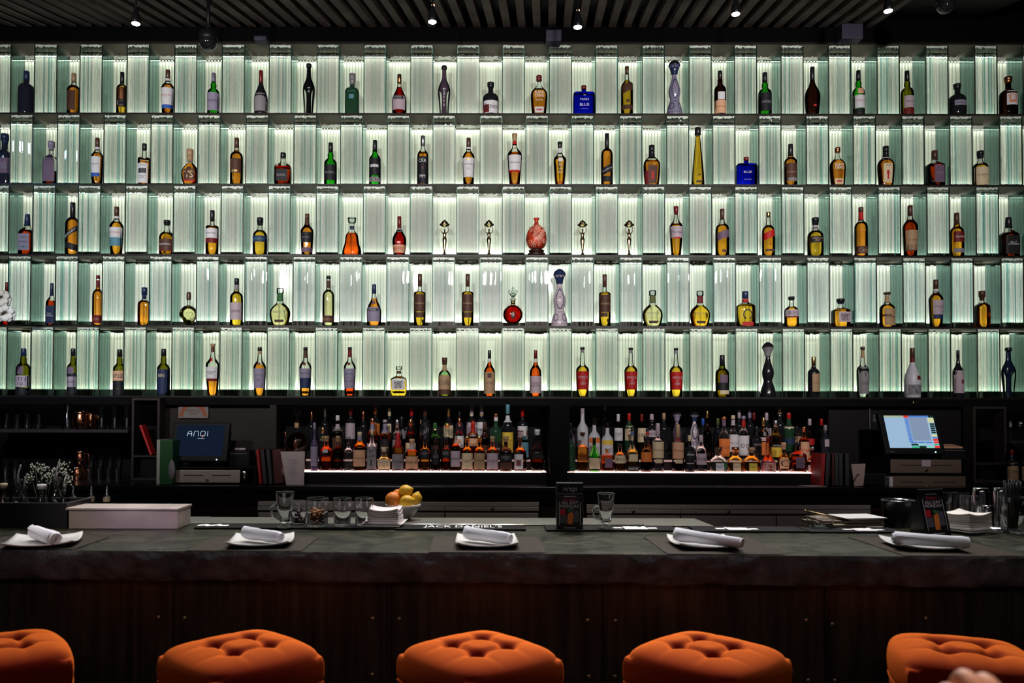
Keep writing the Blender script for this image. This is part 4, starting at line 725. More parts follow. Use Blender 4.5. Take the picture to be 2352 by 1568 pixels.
NICHE = '''
1|2|655|991|13|wine|c|-|0|cu||slim clear bottle with cork at the left end of the left niche
1|1|722|970|19|tall|v|-|0|li|.10,.62,.9,li|slim violet-labelled bottle with lilac cap in front of the crystal decanter, left niche||.86
1|1|749|1000|33|short|c|o|.40|tn|.52,.62,.4,pk|round bottle half full of glowing red-orange liqueur, left niche front|
1|1|776|1000|26|short|c|b|.66|tn|.02,.3,.9,,,bk|brown filled bottle beside the red-orange one, left niche front
1|1|800|1003|21|sh|c|w|.55|cl|.2,.6,.8,,,bk|clear crystal bottle with wide clear stopper, left niche front||.80
1|1|826|991|31|std|c|h|.60|cr|.12,.54,.9,pe,WHISTLER,bn|bottle with peach illustrated label, left niche front|.78,.90,li|.90
1|1|854|985|25|slim|c|w|.55|cr|.05,.58,.9,gr,S~I,bk|tall bottle with narrow grey label between peach and cream labels, left niche||.88
1|1|882|1026|34|flask|c|p|.58|cr|.08,.50,.9,cr,GIN~DRY,tn|squat round bottle with cream label, left niche front||.82
1|1|914|993|29|wine|c|a|.60|rd|.05,.44,.9,gr,STONE,bk|bottle dipped in tall red wax, left niche front|.60,.86,rd|.66
1|1|946|1007|31|short|c|a|.66|pe|.08,.46,.97,pe,RESERVE,bn|stout glowing amber bottle with peach label, left niche front|.66,.84,pk
1|1|976|1003|27|short|c|h|.50|bk|.38,.66,.8,bk,BULLEIT,gr|bottle with black upper label and amber band, left niche front|
1|1|1001|1003|22|short|c|b|.6|bk|.20,.66,.8,bk,OLD,gr|narrow nearly black bottle between two banded ones, left niche front|
1|1|1024|1003|24|short|c|r|.40|bk|.38,.66,.8,bk,RYE,gr|dark bottle with red glowing band, left niche front|
1|1|1046|995|24|std|c|a|.7|cl|.12,.54,.97,pk,GRAIN,bk|bottle with beige label and glass ball stopper, left niche front||.84
1|1|1073|1001|27|short|c|h|.60|gd|.06,.52,.97,cr,OLD RESERVE~WHISKY,bn|bottle with cream label and gold neck, left of the tan-labelled one, left niche front
1|1|1101|1001|27|short|c|h|.60|gd|.06,.52,.97,tn,OLD BARREL~14,bn|bottle with tan label and gold neck, left niche front
1|1|1131|1001|28|short|c|a|.60|tn|.06,.52,.97,pk,OLD VINTAGE~CASK,bn|bottle with pale pink label, left niche front
1|1|1162|1001|29|short|d|-|0|tn|.06,.26,.95,bn/.28,.5,.95,bk,PORT,gr|dark brown bottle with bronze label, left niche front
1|1|1195|1003|29|short|c|a|.62|bn|.06,.50,.7,wh,,,0,-.3/.16,.34,.4,dr,,,0,-.3|amber bottle with white and dark red round label, left niche front
1|1|1234|985|34|flask|c|b|.30|wh||bulging clear bottle with white cap at the right end of the left niche||.86
1|3|715|945|19|std|k|-|0|cu||dark bottle with orange-brown cap behind the crystal decanter
1|3|746|938|19|std|k|-|0|sv||dark bottle with silver and red cap at the back, left niche
1|2|741|981|22|wine|k|-|0|gd|.6,.72,.6,gd|dark bottle with gold neck medal, left niche
1|2|775|953|26|std|o|-|0|wh|.2,.5,.9,bn|dark olive bottle with white-topped cork, left niche|.66,.8,pk|.88
1|3|805|933|25|std|k|-|0|dr|.26,.62,.9,pk|black bottle with red capsule and pinkish label, left niche back
1|3|834|944|20|std|k|-|0|cu||black bottle with copper cap, left niche back
1|2|855|960|27|std|c|h|.5|cu|.1,.4,.9,pk|bottle with copper cap and blue neck band, left niche|.70,.86,li|.87
1|3|862|930|24|std|k|-|0|cu|.34,.6,.9,og|black bottle with orange label, left niche back
1|2|884|963|28|wine|c|h|.5|pk|.10,.52,.8,bk,CROWN,gd|arched shoulder bottle with black and gold label, left niche|.66,.90,li|.93
1|3|894|936|22|std|k|-|0|cr|.42,.62,.5,cr|black bottle with small oval cream label, left niche back
1|2|912|963|26|std|c|w|.6|sv|.1,.5,.8,gr|clear bottle with silver cap behind the red wax bottle
1|3|922|956|26|cyl|k|-|0|bk|.30,.60,.97,gr,,,.5|square dark bottle with slanting grey label, left niche back
1|2|943|962|25|wine|c|r|.62|cu|.10,.42,.97,cr,BOND,bn|bottle with cream picture label behind the stout amber one
1|3|945|936|22|std|k|-|0|rd||black bottle with pink-red cap, left niche back
1|3|976|928|27|cyl|k|-|0|bn|.26,.60,.97,bk,Lab,gr,.5|tall black bottle with slanting lettered label, left niche back
1|2|966|963|11|tall|c|a|.6|gd||very slim gold-necked bottle, left niche
1|2|999|970|26|wine|g|-|0|gn|.15,.40,.8,bk|dark green bottle with gold neck ring, left niche|.80,.84,gd
1|3|1030|937|25|std|k|-|0|gd|.3,.6,.9,cr|black bottle with gold cap and blue neck, left niche back
1|2|1027|971|27|bell|c|b|.62|gd|.1,.4,.5,bn|round dark amber decanter with gold collar, left niche
1|2|1055|960|22|wine|c|o|.6|cu|.30,.58,.97,wh,,,/.4,.5,.4,pe|orange bottle with pointed white label, left niche
1|3|1055|942|22|std|n|-|0|bk||blue-black bottle at the back, left niche centre right
1|3|1083|930|25|std|k|-|0|pk|.30,.62,.97,pk|black bottle with grey-pink capsule, left of its twin, left niche back|.76,.9,cr
1|3|1106|929|25|std|k|-|0|pk|.30,.62,.97,wh,MALBEC,bk|black bottle with tan capsule and white label, left niche back|.76,.9,tn
1|2|1086|966|27|std|c|a|.6|rd|.36,.56,.8,pe|amber bottle with bright red capsule, left niche|.72,.86,rd
1|2|1113|969|24|wine|d|-|0|bn|.1,.4,.9,bn,BLEND,tn|dark brown bottle with rounded brown cap, left niche
1|2|1139|949|27|std|dg|-|0|cu|.1,.4,.9,bk,amaro,wh|dark green bottle with orange and white cap, left niche|.84,.92,wh|.92
1|2|1166|928|27|std|k|-|0|te|.14,.50,.97,ye,CUTTY~1923,bn|tall black bottle with big yellow label and blue cap, left niche|.68,.80,wh|.84
1|3|1200|937|24|std|k|-|0|rd|.26,.58,.97,wh/.34,.48,.97,rd,AVERNA,wh|black bottle with red cap and red-white label, left niche back
1|2|1205|987|20|std|t|w|.7|wh|.1,.6,.9,te|pale teal bottle with white cap, left niche right
2|2|1311|970|20|std|v|-|0|bk|.40,.78,.9,mv|dim violet-pink labelled bottle at the left end of the right niche
2|1|1312|988|20|std|dg|-|0|bk||dark green bottle at the left end of the right niche
2|2|1338|937|27|mac|f|-|0|pk|.40,.5,.3,,XY,bk|tall frosted grey bottle, tallest at left of the right niche||.90
2|1|1338|992|25|sh|c|a|.62|bn|.22,.42,.9,,ORIG,bn|square amber bottle with slender clear neck, right niche front||.90
2|2|1365|960|28|short|f|-|0|cl|.42,.54,.9,og/.15,.4,.8,,Absolut~vodka,nv|frosted white bottle with orange name band, right niche||.84
2|2|1395|970|28|short|f|-|0|cl|.42,.54,.9,ye/.15,.4,.8,,Absolut~vodka,nv|frosted white bottle with yellow name band, right niche||.86
2|1|1365|1004|29|cog|g|-|0|bk|.08,.40,.97,cr,PERNOD,gd|green bottle with cream-yellow label, right niche front
2|1|1394|1031|29|blue|c|o|.72|og|.18,.60,.6,mv,,,0,.2|square orange bottle with mauve label, right niche front||.84
2|1|1424|1018|27|short|c|a|.30|bk|.30,.58,.97,cr,あかし,bk|short bottle with cream handwritten label, right niche front||.86
2|1|1453|1013|30|std|c|y|.34|bk|.34,.58,.7,cr/.02,.20,.9,bk,NIGORI,wh|bottle half full of yellow with cream and black labels, right niche front||.90
2|1|1484|1002|26|short|d|-|0|bk|.28,.56,.97,og|dark bottle with orange label and black cap, right niche front||.78
2|1|1511|971|28|cyl|c|w|.2|pk|.28,.62,.97,cr,Frontera,bn/.18,.26,.6,cr|clear bottle with large cream label, left of its taller look-alike, right niche front||.72
2|1|1557|974|28|cyl|c|b|.20|tn|.28,.62,.97,pe,Frontera,bn/.18,.26,.6,cr|clear bottle with large peach label, right niche front||.72
2|1|1584|999|24|cyl|k|-|0|cr|.30,.66,.9,bk,Avion,wh/.22,.25,.7,pk|black bottle with white script, right niche front||.84
2|1|1610|998|27|wine|c|w|.44|pk|.20,.50,.9,pk,CANE,bk|clear bottle with pale grey-pink label, right niche front||.80
2|1|1689|1026|36|pat|c|y|.38|cu|.05,.36,.5,cr,PAT,tn|squat pale gold flask with copper ball stopper, middle one of the three look-alikes
2|1|1726|1026|38|pat|c|h|.40|tn|.05,.36,.5,ye,PAT,tn|squat golden flask with brown ball stopper, rightmost of the three look-alikes
2|1|1764|1000|36|gm|c|r|.22|dr|.04,.30,.95,rd,Grand~Cuvee,cr/.03,.31,1,wh|wide-based dark red bottle with red label, right niche front||.80
2|1|1800|1015|30|flask|c|y|.5|pe|.12,.46,.8,pe,C,bn|bottle with wide shoulders and peach label, right niche front||.76
2|1|1833|1015|35|sq|c|r|.52|bk|.14,.50,.6,mv,DISARONNO,bn|square red bottle with wide black cap, right niche front||.86
2|1|1866|1025|27|flask|c|a|.4|sv|.04,.28,.9,wh|squat brown bottle with white label, right end of the right niche front||.86
2|3|1389|930|19|tall|c|w|.3|gr||tall clear bottle at the back, right niche left
2|3|1420|950|22|std|g|-|0|wh|.28,.62,.9,wh,BOMBAY~DRY,nv|bottle with arched white and blue label, right niche back|
2|3|1445|948|23|std|dg|-|0|rd|.28,.66,.9,cr,DRY~GIN,bn|dark bottle with red cap and tall cream label, right niche back
2|3|1474|950|23|std|s|w|.7|dr|.24,.62,.9,cr,DRY,bn|green-grey bottle with tall cream label, right niche back
2|2|1452|983|30|gm|c|w|.2|bk||decanter with black stopper and blue ribbon, right niche|.80,.88,bl|.90
2|2|1487|983|30|gm|c|a|.2|bk||decanter with black stopper and red ribbon, right niche|.80,.88,rd|.90
2|3|1497|950|25|wine|k|-|0|pk|.38,.56,.97,pk,ROSSO,bk|black bottle with pink capsule and pale label, right niche back
2|3|1525|948|22|wine|k|-|0|tn||black bottle with tan capsule, right niche back
2|3|1615|960|20|std|k|-|0|bl||black bottle with bright blue capsule, right niche back
2|2|1625|943|20|slim|d|-|0|gd||tall dark bottle with thin gold pourer, right niche||.86
2|3|1649|960|20|std|k|-|0|ol||black bottle with yellow-green capsule, right niche back
2|2|1663|956|29|short|c|w|.5|cu|.10,.50,.9,og,TUGGI,bn|clear bottle with bright orange label, right niche|.78,.92,mv|.93
2|2|1684|953|25|wine|c|w|.5|cr|.20,.58,.97,wh,MEZCAL,gr|clear bottle with white label reading Mezcal, right niche|.78,.90,pk|.92
2|3|1698|941|21|std|k|-|0|pk||black bottle with small pink cap, right niche back
2|2|1708|954|26|std|c|w|.5|li|.12,.56,.97,wh,O M,bk|clear bottle with white label and red-striped neck, right niche|.76,.90,rd|.92
2|3|1722|941|23|std|k|-|0|li||black bottle with lilac cap, right niche back
2|3|1732|945|21|std|s|w|.4|dr||grey glass bottle with dark red cap, right niche back
2|2|1738|978|26|std|k|-|0|bk|.40,.54,.8,,PAMA,pk|black bottle with a white tree emblem, right niche
2|2|1754|958|23|std|c|a|.36|gd|.46,.54,.97,wh,VERNA,rd/.14,.44,.9,og|bottle with red name band over orange label, right niche|
2|3|1761|947|22|std|k|-|0|pk|.4,.6,.9,pk|black bottle with beige torn label, right niche back
2|2|1782|965|27|wine|lg|y|.44|sv|.34,.42,.97,bk,CHARTREUSE,wh/.10,.34,.97,ye|bright yellow liqueur bottle with black and yellow label, right niche
2|3|1791|934|23|wine|k|-|0|tn||tall black bottle with tan capsule, right niche back
2|3|1812|947|27|wine|dg|-|0|rd|.2,.34,.9,nv|dark sparkling-wine bottle with pink-red foil, right niche back|.60,.64,cr
2|3|1831|978|19|std|k|-|0|bk|.3,.7,.9,tn|bottle with narrow beige label, right niche back
2|2|1847|979|25|short|c|a|.66|cu|.05,.56,.97,pe,STAR,rd|bottle with large orange-pink label, right niche right
2|3|1860|961|22|std|c|w|.4|pk|.2,.4,.8,rd|bottle with pink capsule, right niche back right
2|3|1887|961|20|std|g|-|0|rd||green bottle with red capsule, right niche back right
2|2|1896|975|22|wine|n|-|0|gr|.4,.6,.5,pk|blue-black bottle leaning label side out, right end of the right niche
'''
def niche_place(tier, px, top, wpx):
    Y = (0, 5.60, 5.775, 5.93)[tier]; zb = (0, Z1, Z2, Z3)[tier]
    p = at(px, 1060, Y); return Vector((p.x, Y, zb - .001)), Z(px, top, Y) - zb, X(px+wpx/2, 1060, Y) - X(px-wpx/2, 1060, Y)
for ln in NICHE.strip().splitlines():
    f = [a.strip() for a in ln.split('|')] + ['', '', '', '']
    loc, H, W_ = niche_place(int(f[1]), float(f[2]), float(f[3]), float(f[4])*.97)
    if f[12] and ',' not in f[12]: f[13] = f[12]; f[12] = ''
    nk = None
    if f[12]: a, c, k = f[12].split(','); nk = (float(a), float(c), k)
    side = 'left' if f[0] == '1' else 'right'
    bottle(loc, H, W_, f[5], f[6], f[7], float(f[8]), f[9], parse(f[10]) if f[10] else [], f[11], 'bottles in the %s niche' % side, nk, 0, float(f[13]) if f[13] else None, seg=18)
loc, H, W_ = niche_place(2, 681, 925, 46); crystal(loc, H, W_, 'large ornate crystal decanter with tall stopper, left niche', 'b', 'decanters')
loc, H, W_ = niche_place(1, 686, 1012, 34); bottle(loc, H, W_, 'flask', 'c', 'b', .5, 'cl', [], 'low rounded dark amber decanter in front of the crystal decanter, left niche', 'bottles in the left niche', None, 0, .92)
for px, lab, bd, cp in ((1555, 'bell-stoppered clear and violet bottle with silver dome, right niche', 'mv', 'li'), (1595, 'bell-stoppered white and blue ceramic bottle, right niche', 'pk', 'nv')):
    loc, H, W_ = niche_place(3, px, 942, 27); azul(loc, H, W_, lab, bd, 'nv', cp, 'ceramic decanters')
# squat bottle with green ribbon
loc, H, W_ = niche_place(1, 1650, 1026, 38); th, fr, H, r = bottle(loc, H, W_, 'pat', 'c', 'w', .40, 'bn', [(.05,.36,.5,'wh','PAT','te')], 'squat clear flask with brown ball stopper and green ribbon, right niche front', 'bottles in the right niche')
q = MB(); q.add([(r*.3,-.032,.42*H),(r*.8,-.036,.40*H),(r*1.0,-.034,.20*H),(r*.75,-.037,.16*H),(r*.6,-.036,.05*H),(r*.35,-.035,.10*H),(r*.45,-.032,.26*H)], [(0,1,2,3,4,5,6)]); q.tube([(-r*.3,-.022,.62*H),(0,-.03,.55*H),(r*.5,-.035,.42*H)], .003); q.build('green_ribbon', pbr('ribbon_green', (.01,.12,.02), .6), th)
# silver pourers and wire ornament on top of bottles are part of small props
# ------------------------------------------------------------------ glassware shelves at far left, cubby, certificate
wirem = pbr('shelf_brown', (.030,.021,.021), .5, 0, .3)
def cubby(px0, px1, py0, py1, shelf_py, lab):
    Y = 5.70; x0, x1 = X(px0,1000,Y), X(px1,1000,Y); z0, z1 = max(Z(1176,py1,Y), ZC+.002), min(Z(1176,py0,Y), 1.66); t = .016
    th = thing('cubby_unit', lab, 'shelf', ((x0+x1)/2, Y, z0), 0, 'narrow cubby units'); hw = (x1-x0)/2; h = z1-z0
    for (a, b_, c, d, n_) in ((-hw, -hw+t, 0, h, 'side_panel'), (hw-t, hw, 0, h, 'side_panel'), (-hw+t, hw-t, h-t, h, 'top_panel'), (-hw+t, hw-t, 0, t, 'bottom_panel')):
        q = MB(); q.bbox(a, b_, 0, .12, c, d, .001); q.build(n_, wirem, th)
    zs = Z(1176, shelf_py, Y) - z0; q = MB(); q.bbox(-hw+t, hw-t, .002, .12, zs-.006, zs+.006, .001); q.build('middle_shelf', wirem, th)
    return th, zs + z0
_, zcub = cubby(302, 366, 916, 1115, 1050, 'narrow upright brown cubby with a leaning red folder, left of the till')
cubby(2236, 2312, 931, 1128, 1062, 'narrow upright dark cubby right of the lit till screen')
p = at(337, 1045, 5.74); q = MB(); M = Matrix.Rotation(-.36, 4, 'Y'); q.bbox(-.008, .008, -.04, .04, 0, .225, .002, mt=M)
tag(q.build('red_folder', pbr('folder_red', (.50,.010,.012), .5), None, (X(352,1040,5.76), 5.76, zcub+.009)), 'red menu folder leaning inside the narrow left cubby', 'menu')
YS = 5.74
zs1 = Z(150, 986, YS); zs2 = Z(150, 1109, YS)
for (z, pa, pb, lab) in ((zs1, -60, 296, 'upper dark glassware shelf at far left'), (zs2, -60, 302, 'lower dark glassware shelf at far left')):
    q = MB(); q.bbox(X(pa,1000,YS), X(pb,1000,YS), YS-.02, 6.2, z-.022, z, .002); tag(q.build('glassware_shelf', pbr('shelf_mauve', (.026,.020,.022), .45, 0, .3), None), lab, 'shelf', 'glassware shelves')
q = MB(); q.bbox(X(2316,1000,YS), X(2420,1000,YS), YS-.02, 6.2, Z(2330,1013,YS)-.014, Z(2330,1013,YS), .002); tag(q.build('glassware_shelf', wirem, None), 'dark glassware shelf at the right edge above the wine bottles', 'shelf', 'glassware shelves')
clear = thin('clear_glassware', (.975,.985,1), (.62,.72,.82), .05, 1.5, 1.8)
barglass = glassy('bar_glass', (.985,.99,1), 0, 1.45)
copper = pbr('polished_copper', (.72,.30,.17), .16, 1.0)
def tumbler(loc, H, r0, r1, label, group, name='drinking_glass', cat='glass', shape=None, parent=None, seg=32, mat=None):
    prof = shape or [(0, r0*.9), (.0015, r0), (H*.06, r0*1.0), (H*.5, (r0+r1)/2), (H, r1)]
    inn = [(z, max(.001, r-.0016)) for z, r in prof if z > H*.10]
    q = MB(); q.lathe(crease([(0, .0005)] + prof + [(H+.0006, r1-.0008)] + list(reversed(inn)) + [(H*.09, r0*.8), (H*.085, .0005)]), seg, capt=True)
    o = q.build(name, mat or (clear if loc[1] > 5 else barglass), parent, loc); 
    if label: tag(o, label, cat, group)
    return o
def on_shelf(px, z, Y): p = at(px, 1000, Y); return Vector((p.x, Y, z + .0008))
for k, px in enumerate((-8, 14, 38, 62, 88)):
    tumbler(on_shelf(px, zs1, 5.85 + .1*(k % 2)), .105, .028, .033, None, None); o = COL.objects[-1] if False else bpy.context.scene.objects[-1] if False else None
LG = ['row of dim tumblers on the upper left shelf, very dark against the back']
def shelf_glass(px, z, Y, top, w0, w1, lab, grp): 
    H = Z(px, top, Y) - z; s = X(px+.5, 1000, Y) - X(px-.5, 1000, Y); return tumbler(on_shelf(px, z, Y), H, w0*s/2, w1*s/2, lab, grp)
for o in [o for o in COL.objects if o.name.startswith('drinking_glass') and 'label' not in o]: tag(o, 'dim clear tumbler standing in the dark left part of the upper shelf', 'glass', 'dim tumblers upper left')
s_ = X(151,1000,5.78) - X(150,1000,5.78)
for px in (154, 190):
    H = Z(px, 925, 5.8 if px == 154 else 5.95) - zs1; tumbler(on_shelf(px, zs1, 5.8 if px == 154 else 5.95), H, .040, .026, 'clear pinched carafe left of the copper mug, upper left shelf' if px == 154 else 'clear pinched carafe behind the copper mug, upper left shelf', 'carafes', 'carafe', 'carafe', shape=[(0,.036),(.003,.039),(H*.2,.036),(H*.45,.022),(H*.62,.016),(H*.8,.020),(H,.026)])
for px, lab in ((232, 'leftmost of three tall tumblers on the upper left shelf'), (262, 'middle one of three tall tumblers on the upper left shelf'), (290, 'rightmost of three tall tumblers on the upper left shelf')): shelf_glass(px, zs1, 5.77, 933, 22, 26, lab, 'tall tumblers upper left')
def mug(px, z, Y, top, w, lab, sz=0):
    H = Z(px, top, Y) - z; r = (X(px+w/2,1000,Y) - X(px-w/2,1000,Y))/2; th = thing('copper_mug', lab, 'mug', on_shelf(px, z, Y), 0, 'copper mugs')
    q = MB(); q.lathe([(0,r*.6),(.003,r*.7),(H*.2,r*.92),(H*.45,r),(H*.75,r*.88),(H*.93,r*.78),(H,r*.82),(H-.002,r*.78),(H*.75,r*.82),(H*.2,r*.8),(.006,.002)], 26); q.build('mug_body', copper, th)
    q = MB(); q.tube([(r*.85,0,H*.85),(r*1.35,0,H*.8),(r*1.45,0,H*.5),(r*.95,0,H*.25)], .004, 8); q.build('handle', copper, th); return H
mug(185, zs1, 5.76, 945, 36, 'round copper mug beside the tall tumblers, upper left shelf'); mug(207, zs1, 5.88, 948, 26, 'copper mug half hidden behind the round one, upper left shelf')
hm = mug(180, zs2, 5.76, 1071, 36, 'copper mug at the bottom of the stack, lower left shelf')
mug(185, zs2+hm, 5.76, 1036, 28, 'copper mug on top of the stack, lower left shelf')
for k, px in enumerate((207, 229, 250, 270)):
    shelf_glass(px, zs2, 5.78, 1074, 19, 21, 'tumbler in the lower layer beside the copper mugs, %s of the four' % ['leftmost', 'second', 'third', 'rightmost'][k], 'stacked tumblers lower left')
    H = Z(px, 1074, 5.78) - zs2; s = X(px+.5,1000,5.78) - X(px-.5,1000,5.78)
    tumbler(Vector((X(px+3,1000,5.78), 5.78, zs2+H+.003)), Z(px,1048,5.78)-zs2-H, 16*s/2, 20*s/2, 'small tumbler in the upper layer beside the copper mugs, %s of the four' % ['leftmost', 'second', 'third', 'rightmost'][k], 'stacked tumblers lower left')
for k, px in enumerate((14, 36)): shelf_glass(px, zs2, 5.78, 1056, 20, 26, '%s tall flared glass at the left end of the lower shelf' % ['outer', 'inner'][k], 'flared glasses')
# certificate, numbers, bird
Y = 5.84; p = at(444, 939, Y); th = thing('certificate', 'square card with an orange arch design above the left till', 'certificate', (p.x, Y, p.z))
q = MB(); q.box(-.108, .108, 0, .004, -.066, .066); q.build('card', pbr('card_lilac', (.17,.15,.15), .6), th)
q = MB(); N = 24
for a0 in range(N):
    t0, t1 = math.pi*a0/N, math.pi*(a0+1)/N; c = lambda t, r: (r*math.cos(t), -.001, -.055 + r*math.sin(t)*1.02)
    q.add([c(t0,.072), c(t0,.100), c(t1,.100), c(t1,.072)], [(0,1,2,3)])
q.build('orange_arch', pbr('arch_orange', (.24,.06,.02), .6), th)
lettering('CERTIFIED\nVENUE', .10, .05, INK('bn'), th, Matrix.Translation((0,-.001,-.022)))
p = at(2098, 926, 5.79); th = thing('bird_ornament', 'small gold bird ornament with spread wings above the right till', 'ornament', (p.x, 5.79, p.z+.002))
q = MB()
for s in (-1, 1): q.add([(0,0,.006),(s*.03,-.002,.010),(s*.062,-.004,.014+.008*(s>0)),(s*.058,-.002,.008),(s*.02,0,-.004)], [(0,1,2,3,4)])
q.ball((0,-.003,0), .010, 8, 6, sc3=(1,.6,1.6)); q.build('bird', brass, th)
q = MB(); q.box(-.0015,.0015,0,.004,-.075,.075); o = q.build('card_edge', paper('gr'), None, at(1998, 960, 5.84)); tag(o, 'thin upright grey strip left of the lit till screen', 'strip')
o = lettering('0\n10', .02, .06, paper('gr'), None, Matrix.Translation(at(2009, 960, 5.855)), name='wall_numbers'); tag(o, 'faint grey numerals 0 and 10 left of the lit till screen', 'sign')
# ------------------------------------------------------------------ tills
plast = pbr('till_plastic', (.006,.007,.009), .5, 0, .15); steelw = pbr('brushed_steel_warm', (.52,.44,.39), .42, .45, noise_s=60, stretch=(.2,1,8), noise_a=.15)
def strokes(parent, name, segs, rad, mat, M):
    q = MB()
    for pts in segs: q.tube([M @ Vector((a, 0, c)) for a, c in pts], rad, 5)
    return q.build(name, mat, parent)
A_ = [[(0,0),(.12,.62),(.30,.80),(.55,.80),(.68,.62),(.72,0)], [(.08,.38),(.70,.38)]]
N_ = [[(1.0,0),(1.1,.74),(1.16,.80),(1.6,.80),(1.72,.70),(1.74,0)]]
Q_ = [[(2.1,.12),(2.05,.55),(2.2,.80),(2.65,.80),(2.76,.65),(2.76,.15),(2.65,.02),(2.2,.02),(2.1,.12)]]
I_ = [[(3.15,0),(3.15,.82)]]; QT = [[(2.46,.25),(2.42,-.28)]]
def anqi(parent, s, M, mat, rad, qt=None):
    S = lambda L: [[(s*(a-1.6), s*c) for a, c in p] for p in L]
    strokes(parent, 'lettering', S(A_+N_+Q_+I_), rad, mat, M)
    strokes(parent, 'lettering', S(QT), rad, qt or mat, M)
def till(pcx, pcy, wd, ht, tilt, lab, on):
    Y = 5.50; c = at(pcx, pcy, Y); th = thing('till', lab, 'till', (c.x, Y+.10, ZC+.165), 0, 'tills')
    M = Matrix.Translation((0, -.10, c.z-(ZC+.165))) @ Matrix.Rotation(-tilt, 4, 'X')
    q = MB(); q.bbox(-wd/2, wd/2, 0, .045, -ht/2, ht/2, .008, mt=M); q.bbox(-wd*.40, wd*.46, .045, .12, -ht*.4, ht*.42, .02, mt=M); q.build('monitor_body', plast, th)
    q = MB(); q.bbox(-.11, .11, -.06, .12, 0, .03, .008); q.bbox(-.05, .05, .0, .06, .02, .12, .008); q.build('stand', plast, th)
    sw, sh = wd*.84, ht*.78; M2 = M @ Matrix.Translation((0, -.0015, ht*.03))
    mats = [emit('screen_dark_blue', (.006,.011,.024), 1.0)] if not on else [emit('screen_pale_blue', (.32,.48,.66), 1.0), emit('screen_grey_blue', (.22,.29,.42), 1.0), emit('screen_olive', (.40,.45,.25), 1), emit('screen_red', (.75,.04,.03), 1), emit('screen_blue', (.08,.20,.60), 1), emit('screen_green', (.05,.45,.25), 1), emit('screen_black', (.005,.03,.02), 1), emit('screen_mint', (.25,.65,.55), 1), emit('screen_yellow', (.6,.65,.35), 1)]
    q = MB()
    def r_(u0, u1, v0, v1, mi, e=.0): q.add([M2 @ Vector((sw*(u-.5), -.0004-e, sh*(.5-v))) for u, v in ((u0,v1),(u1,v1),(u1,v0),(u0,v0))], [(0,1,2,3)], mi)
    if not on: r_(0, 1, 0, 1, 0)
    else:
        r_(0,1,0,1,0); r_(.50,.86,.06,.78,1,.0002); r_(0,.40,0,.05,2,.0004); r_(.40,.50,0,.07,3,.0004); r_(.5,.9,0,.055,4,.0004); r_(.9,1,0,.06,6,.0004)
        for k in range(12): r_(.41,.49,.09+.062*k,.135+.062*k,4,.0004)
        r_(.88,1,.07,.22,8,.0004)
        for k in range(5): r_(.90,.99,.24+.066*k,.29+.066*k,6,.0004)
        r_(.90,1,.58,.66,8,.0004); r_(.90,1,.66,.71,4,.0004); r_(.90,1,.72,.79,3,.0004); r_(.90,1,.80,.86,3,.0004); r_(.9,1,.87,.92,5,.0004); r_(.9,1,.93,1,3,.0004)
        for k in range(3): r_(.44+.15*k,.57+.15*k,.81,.855,4,.0004); r_(.44+.15*k,.58+.15*k,.87,.925,(6,7,0)[k],.0004); r_(.44+.15*k,.58+.15*k,.935,1,(5,6,7)[k],.0004)
    q.build('screen', mats, th)
    q = MB(); q.ball(M @ Vector((wd*.33, -.001, -ht*.455)), .0045, 10, 6); q.build('power_light', emit('power_blue', (.3,.6,1), 8), th)
    lettering('micros', .035, .012, paper('gr'), th, M @ Matrix.Translation((-wd*.40, -.001, -ht*.445)))
    if not on:
        anqi(th, .044, M2 @ Matrix.Translation((-.02, -.002, sh*.14)), emit('logo_white', (.62,.78,.95), 1), .0014, emit('logo_orange', (.95,.15,.04), 1))
        strokes(th, 'logo_underline', [[(.0,0),(.045,0)]], .0014, emit('logo_white', (.62,.78,.95), 1), M2 @ Matrix.Translation((-.015,-.002,sh*.06)))
    return th
till(459, 1014, .385, .275, .30, 'black till monitor showing a thin white logo, left', False)
till(2094, 994, .40, .30, .38, 'black till monitor with lit colourful order screen, right', True)
def drawer(px0, px1, py0, py1, Y, lab, sticker=False, steelw=steelw):
    x0, x1 = X(px0,1090,Y), X(px1,1090,Y); z1, z0 = Z(1176+(px0-1176), py0, Y), Z(px0, py1, Y); th = thing('cash_drawer', lab, 'cash drawer', ((x0+x1)/2, Y, z0), 0, 'cash drawers'); hw, h = (x1-x0)/2, z1-z0
    q = MB(); q.bbox(-hw+.004, hw-.004, .008, .40, .002, h+.004, .003); q.build('drawer_body', plast, th)
    q = MB(); q.bbox(-hw, hw, 0, .010, 0, h, .003); q.build('drawer_front', steelw, th)
    q = MB(); q.box(-hw*.72, -hw*.12, -.001, .001, h*.55, h*.61); q.box(hw*.14, hw*.72, -.001, .001, h*.55, h*.61); q.build('media_slot', INK('bk'), th)
    q = MB(); q.lathe([(0,.011),(.003,.011),(.004,.008)], 18, mt=Matrix.Translation((.0,-.001,h*.22)) @ Matrix.Rotation(math.pi/2, 4, 'X')); q.build('lock', pbr('lock_metal', (.35,.3,.28), .3, 1), th)
    if sticker: q = MB(); q.box(-.03,.03,-.002,0,h*.5,h*.97); q.build('sticker', paper('pk'), th)
    return z1
drawer(402, 551, 1079, 1108, 5.42, 'silver cash drawer under the left till monitor')
q = MB(); q.lathe([(0,.035),(.08,.036),(.092,.03)], 20); tag(q.build('steel_canister', pbr('polished_steel', (.62,.60,.60), .15, 1), None, (X(562,1090,5.50), 5.50, ZC+.001)), 'short polished steel canister right of the silver cash drawer', 'canister')
th1 = drawer(2043, 2218, 1093, 1125, 5.42, 'lower of the two steel cash drawers under the right till', False, pbr('bronze_steel', (.26,.18,.14), .40, .5))
drawer(2046, 2209, 1055, 1086, 5.43, 'upper steel cash drawer with a paper sticker under the right till', True, pbr('bronze_steel', (.26,.18,.14), .40, .5))
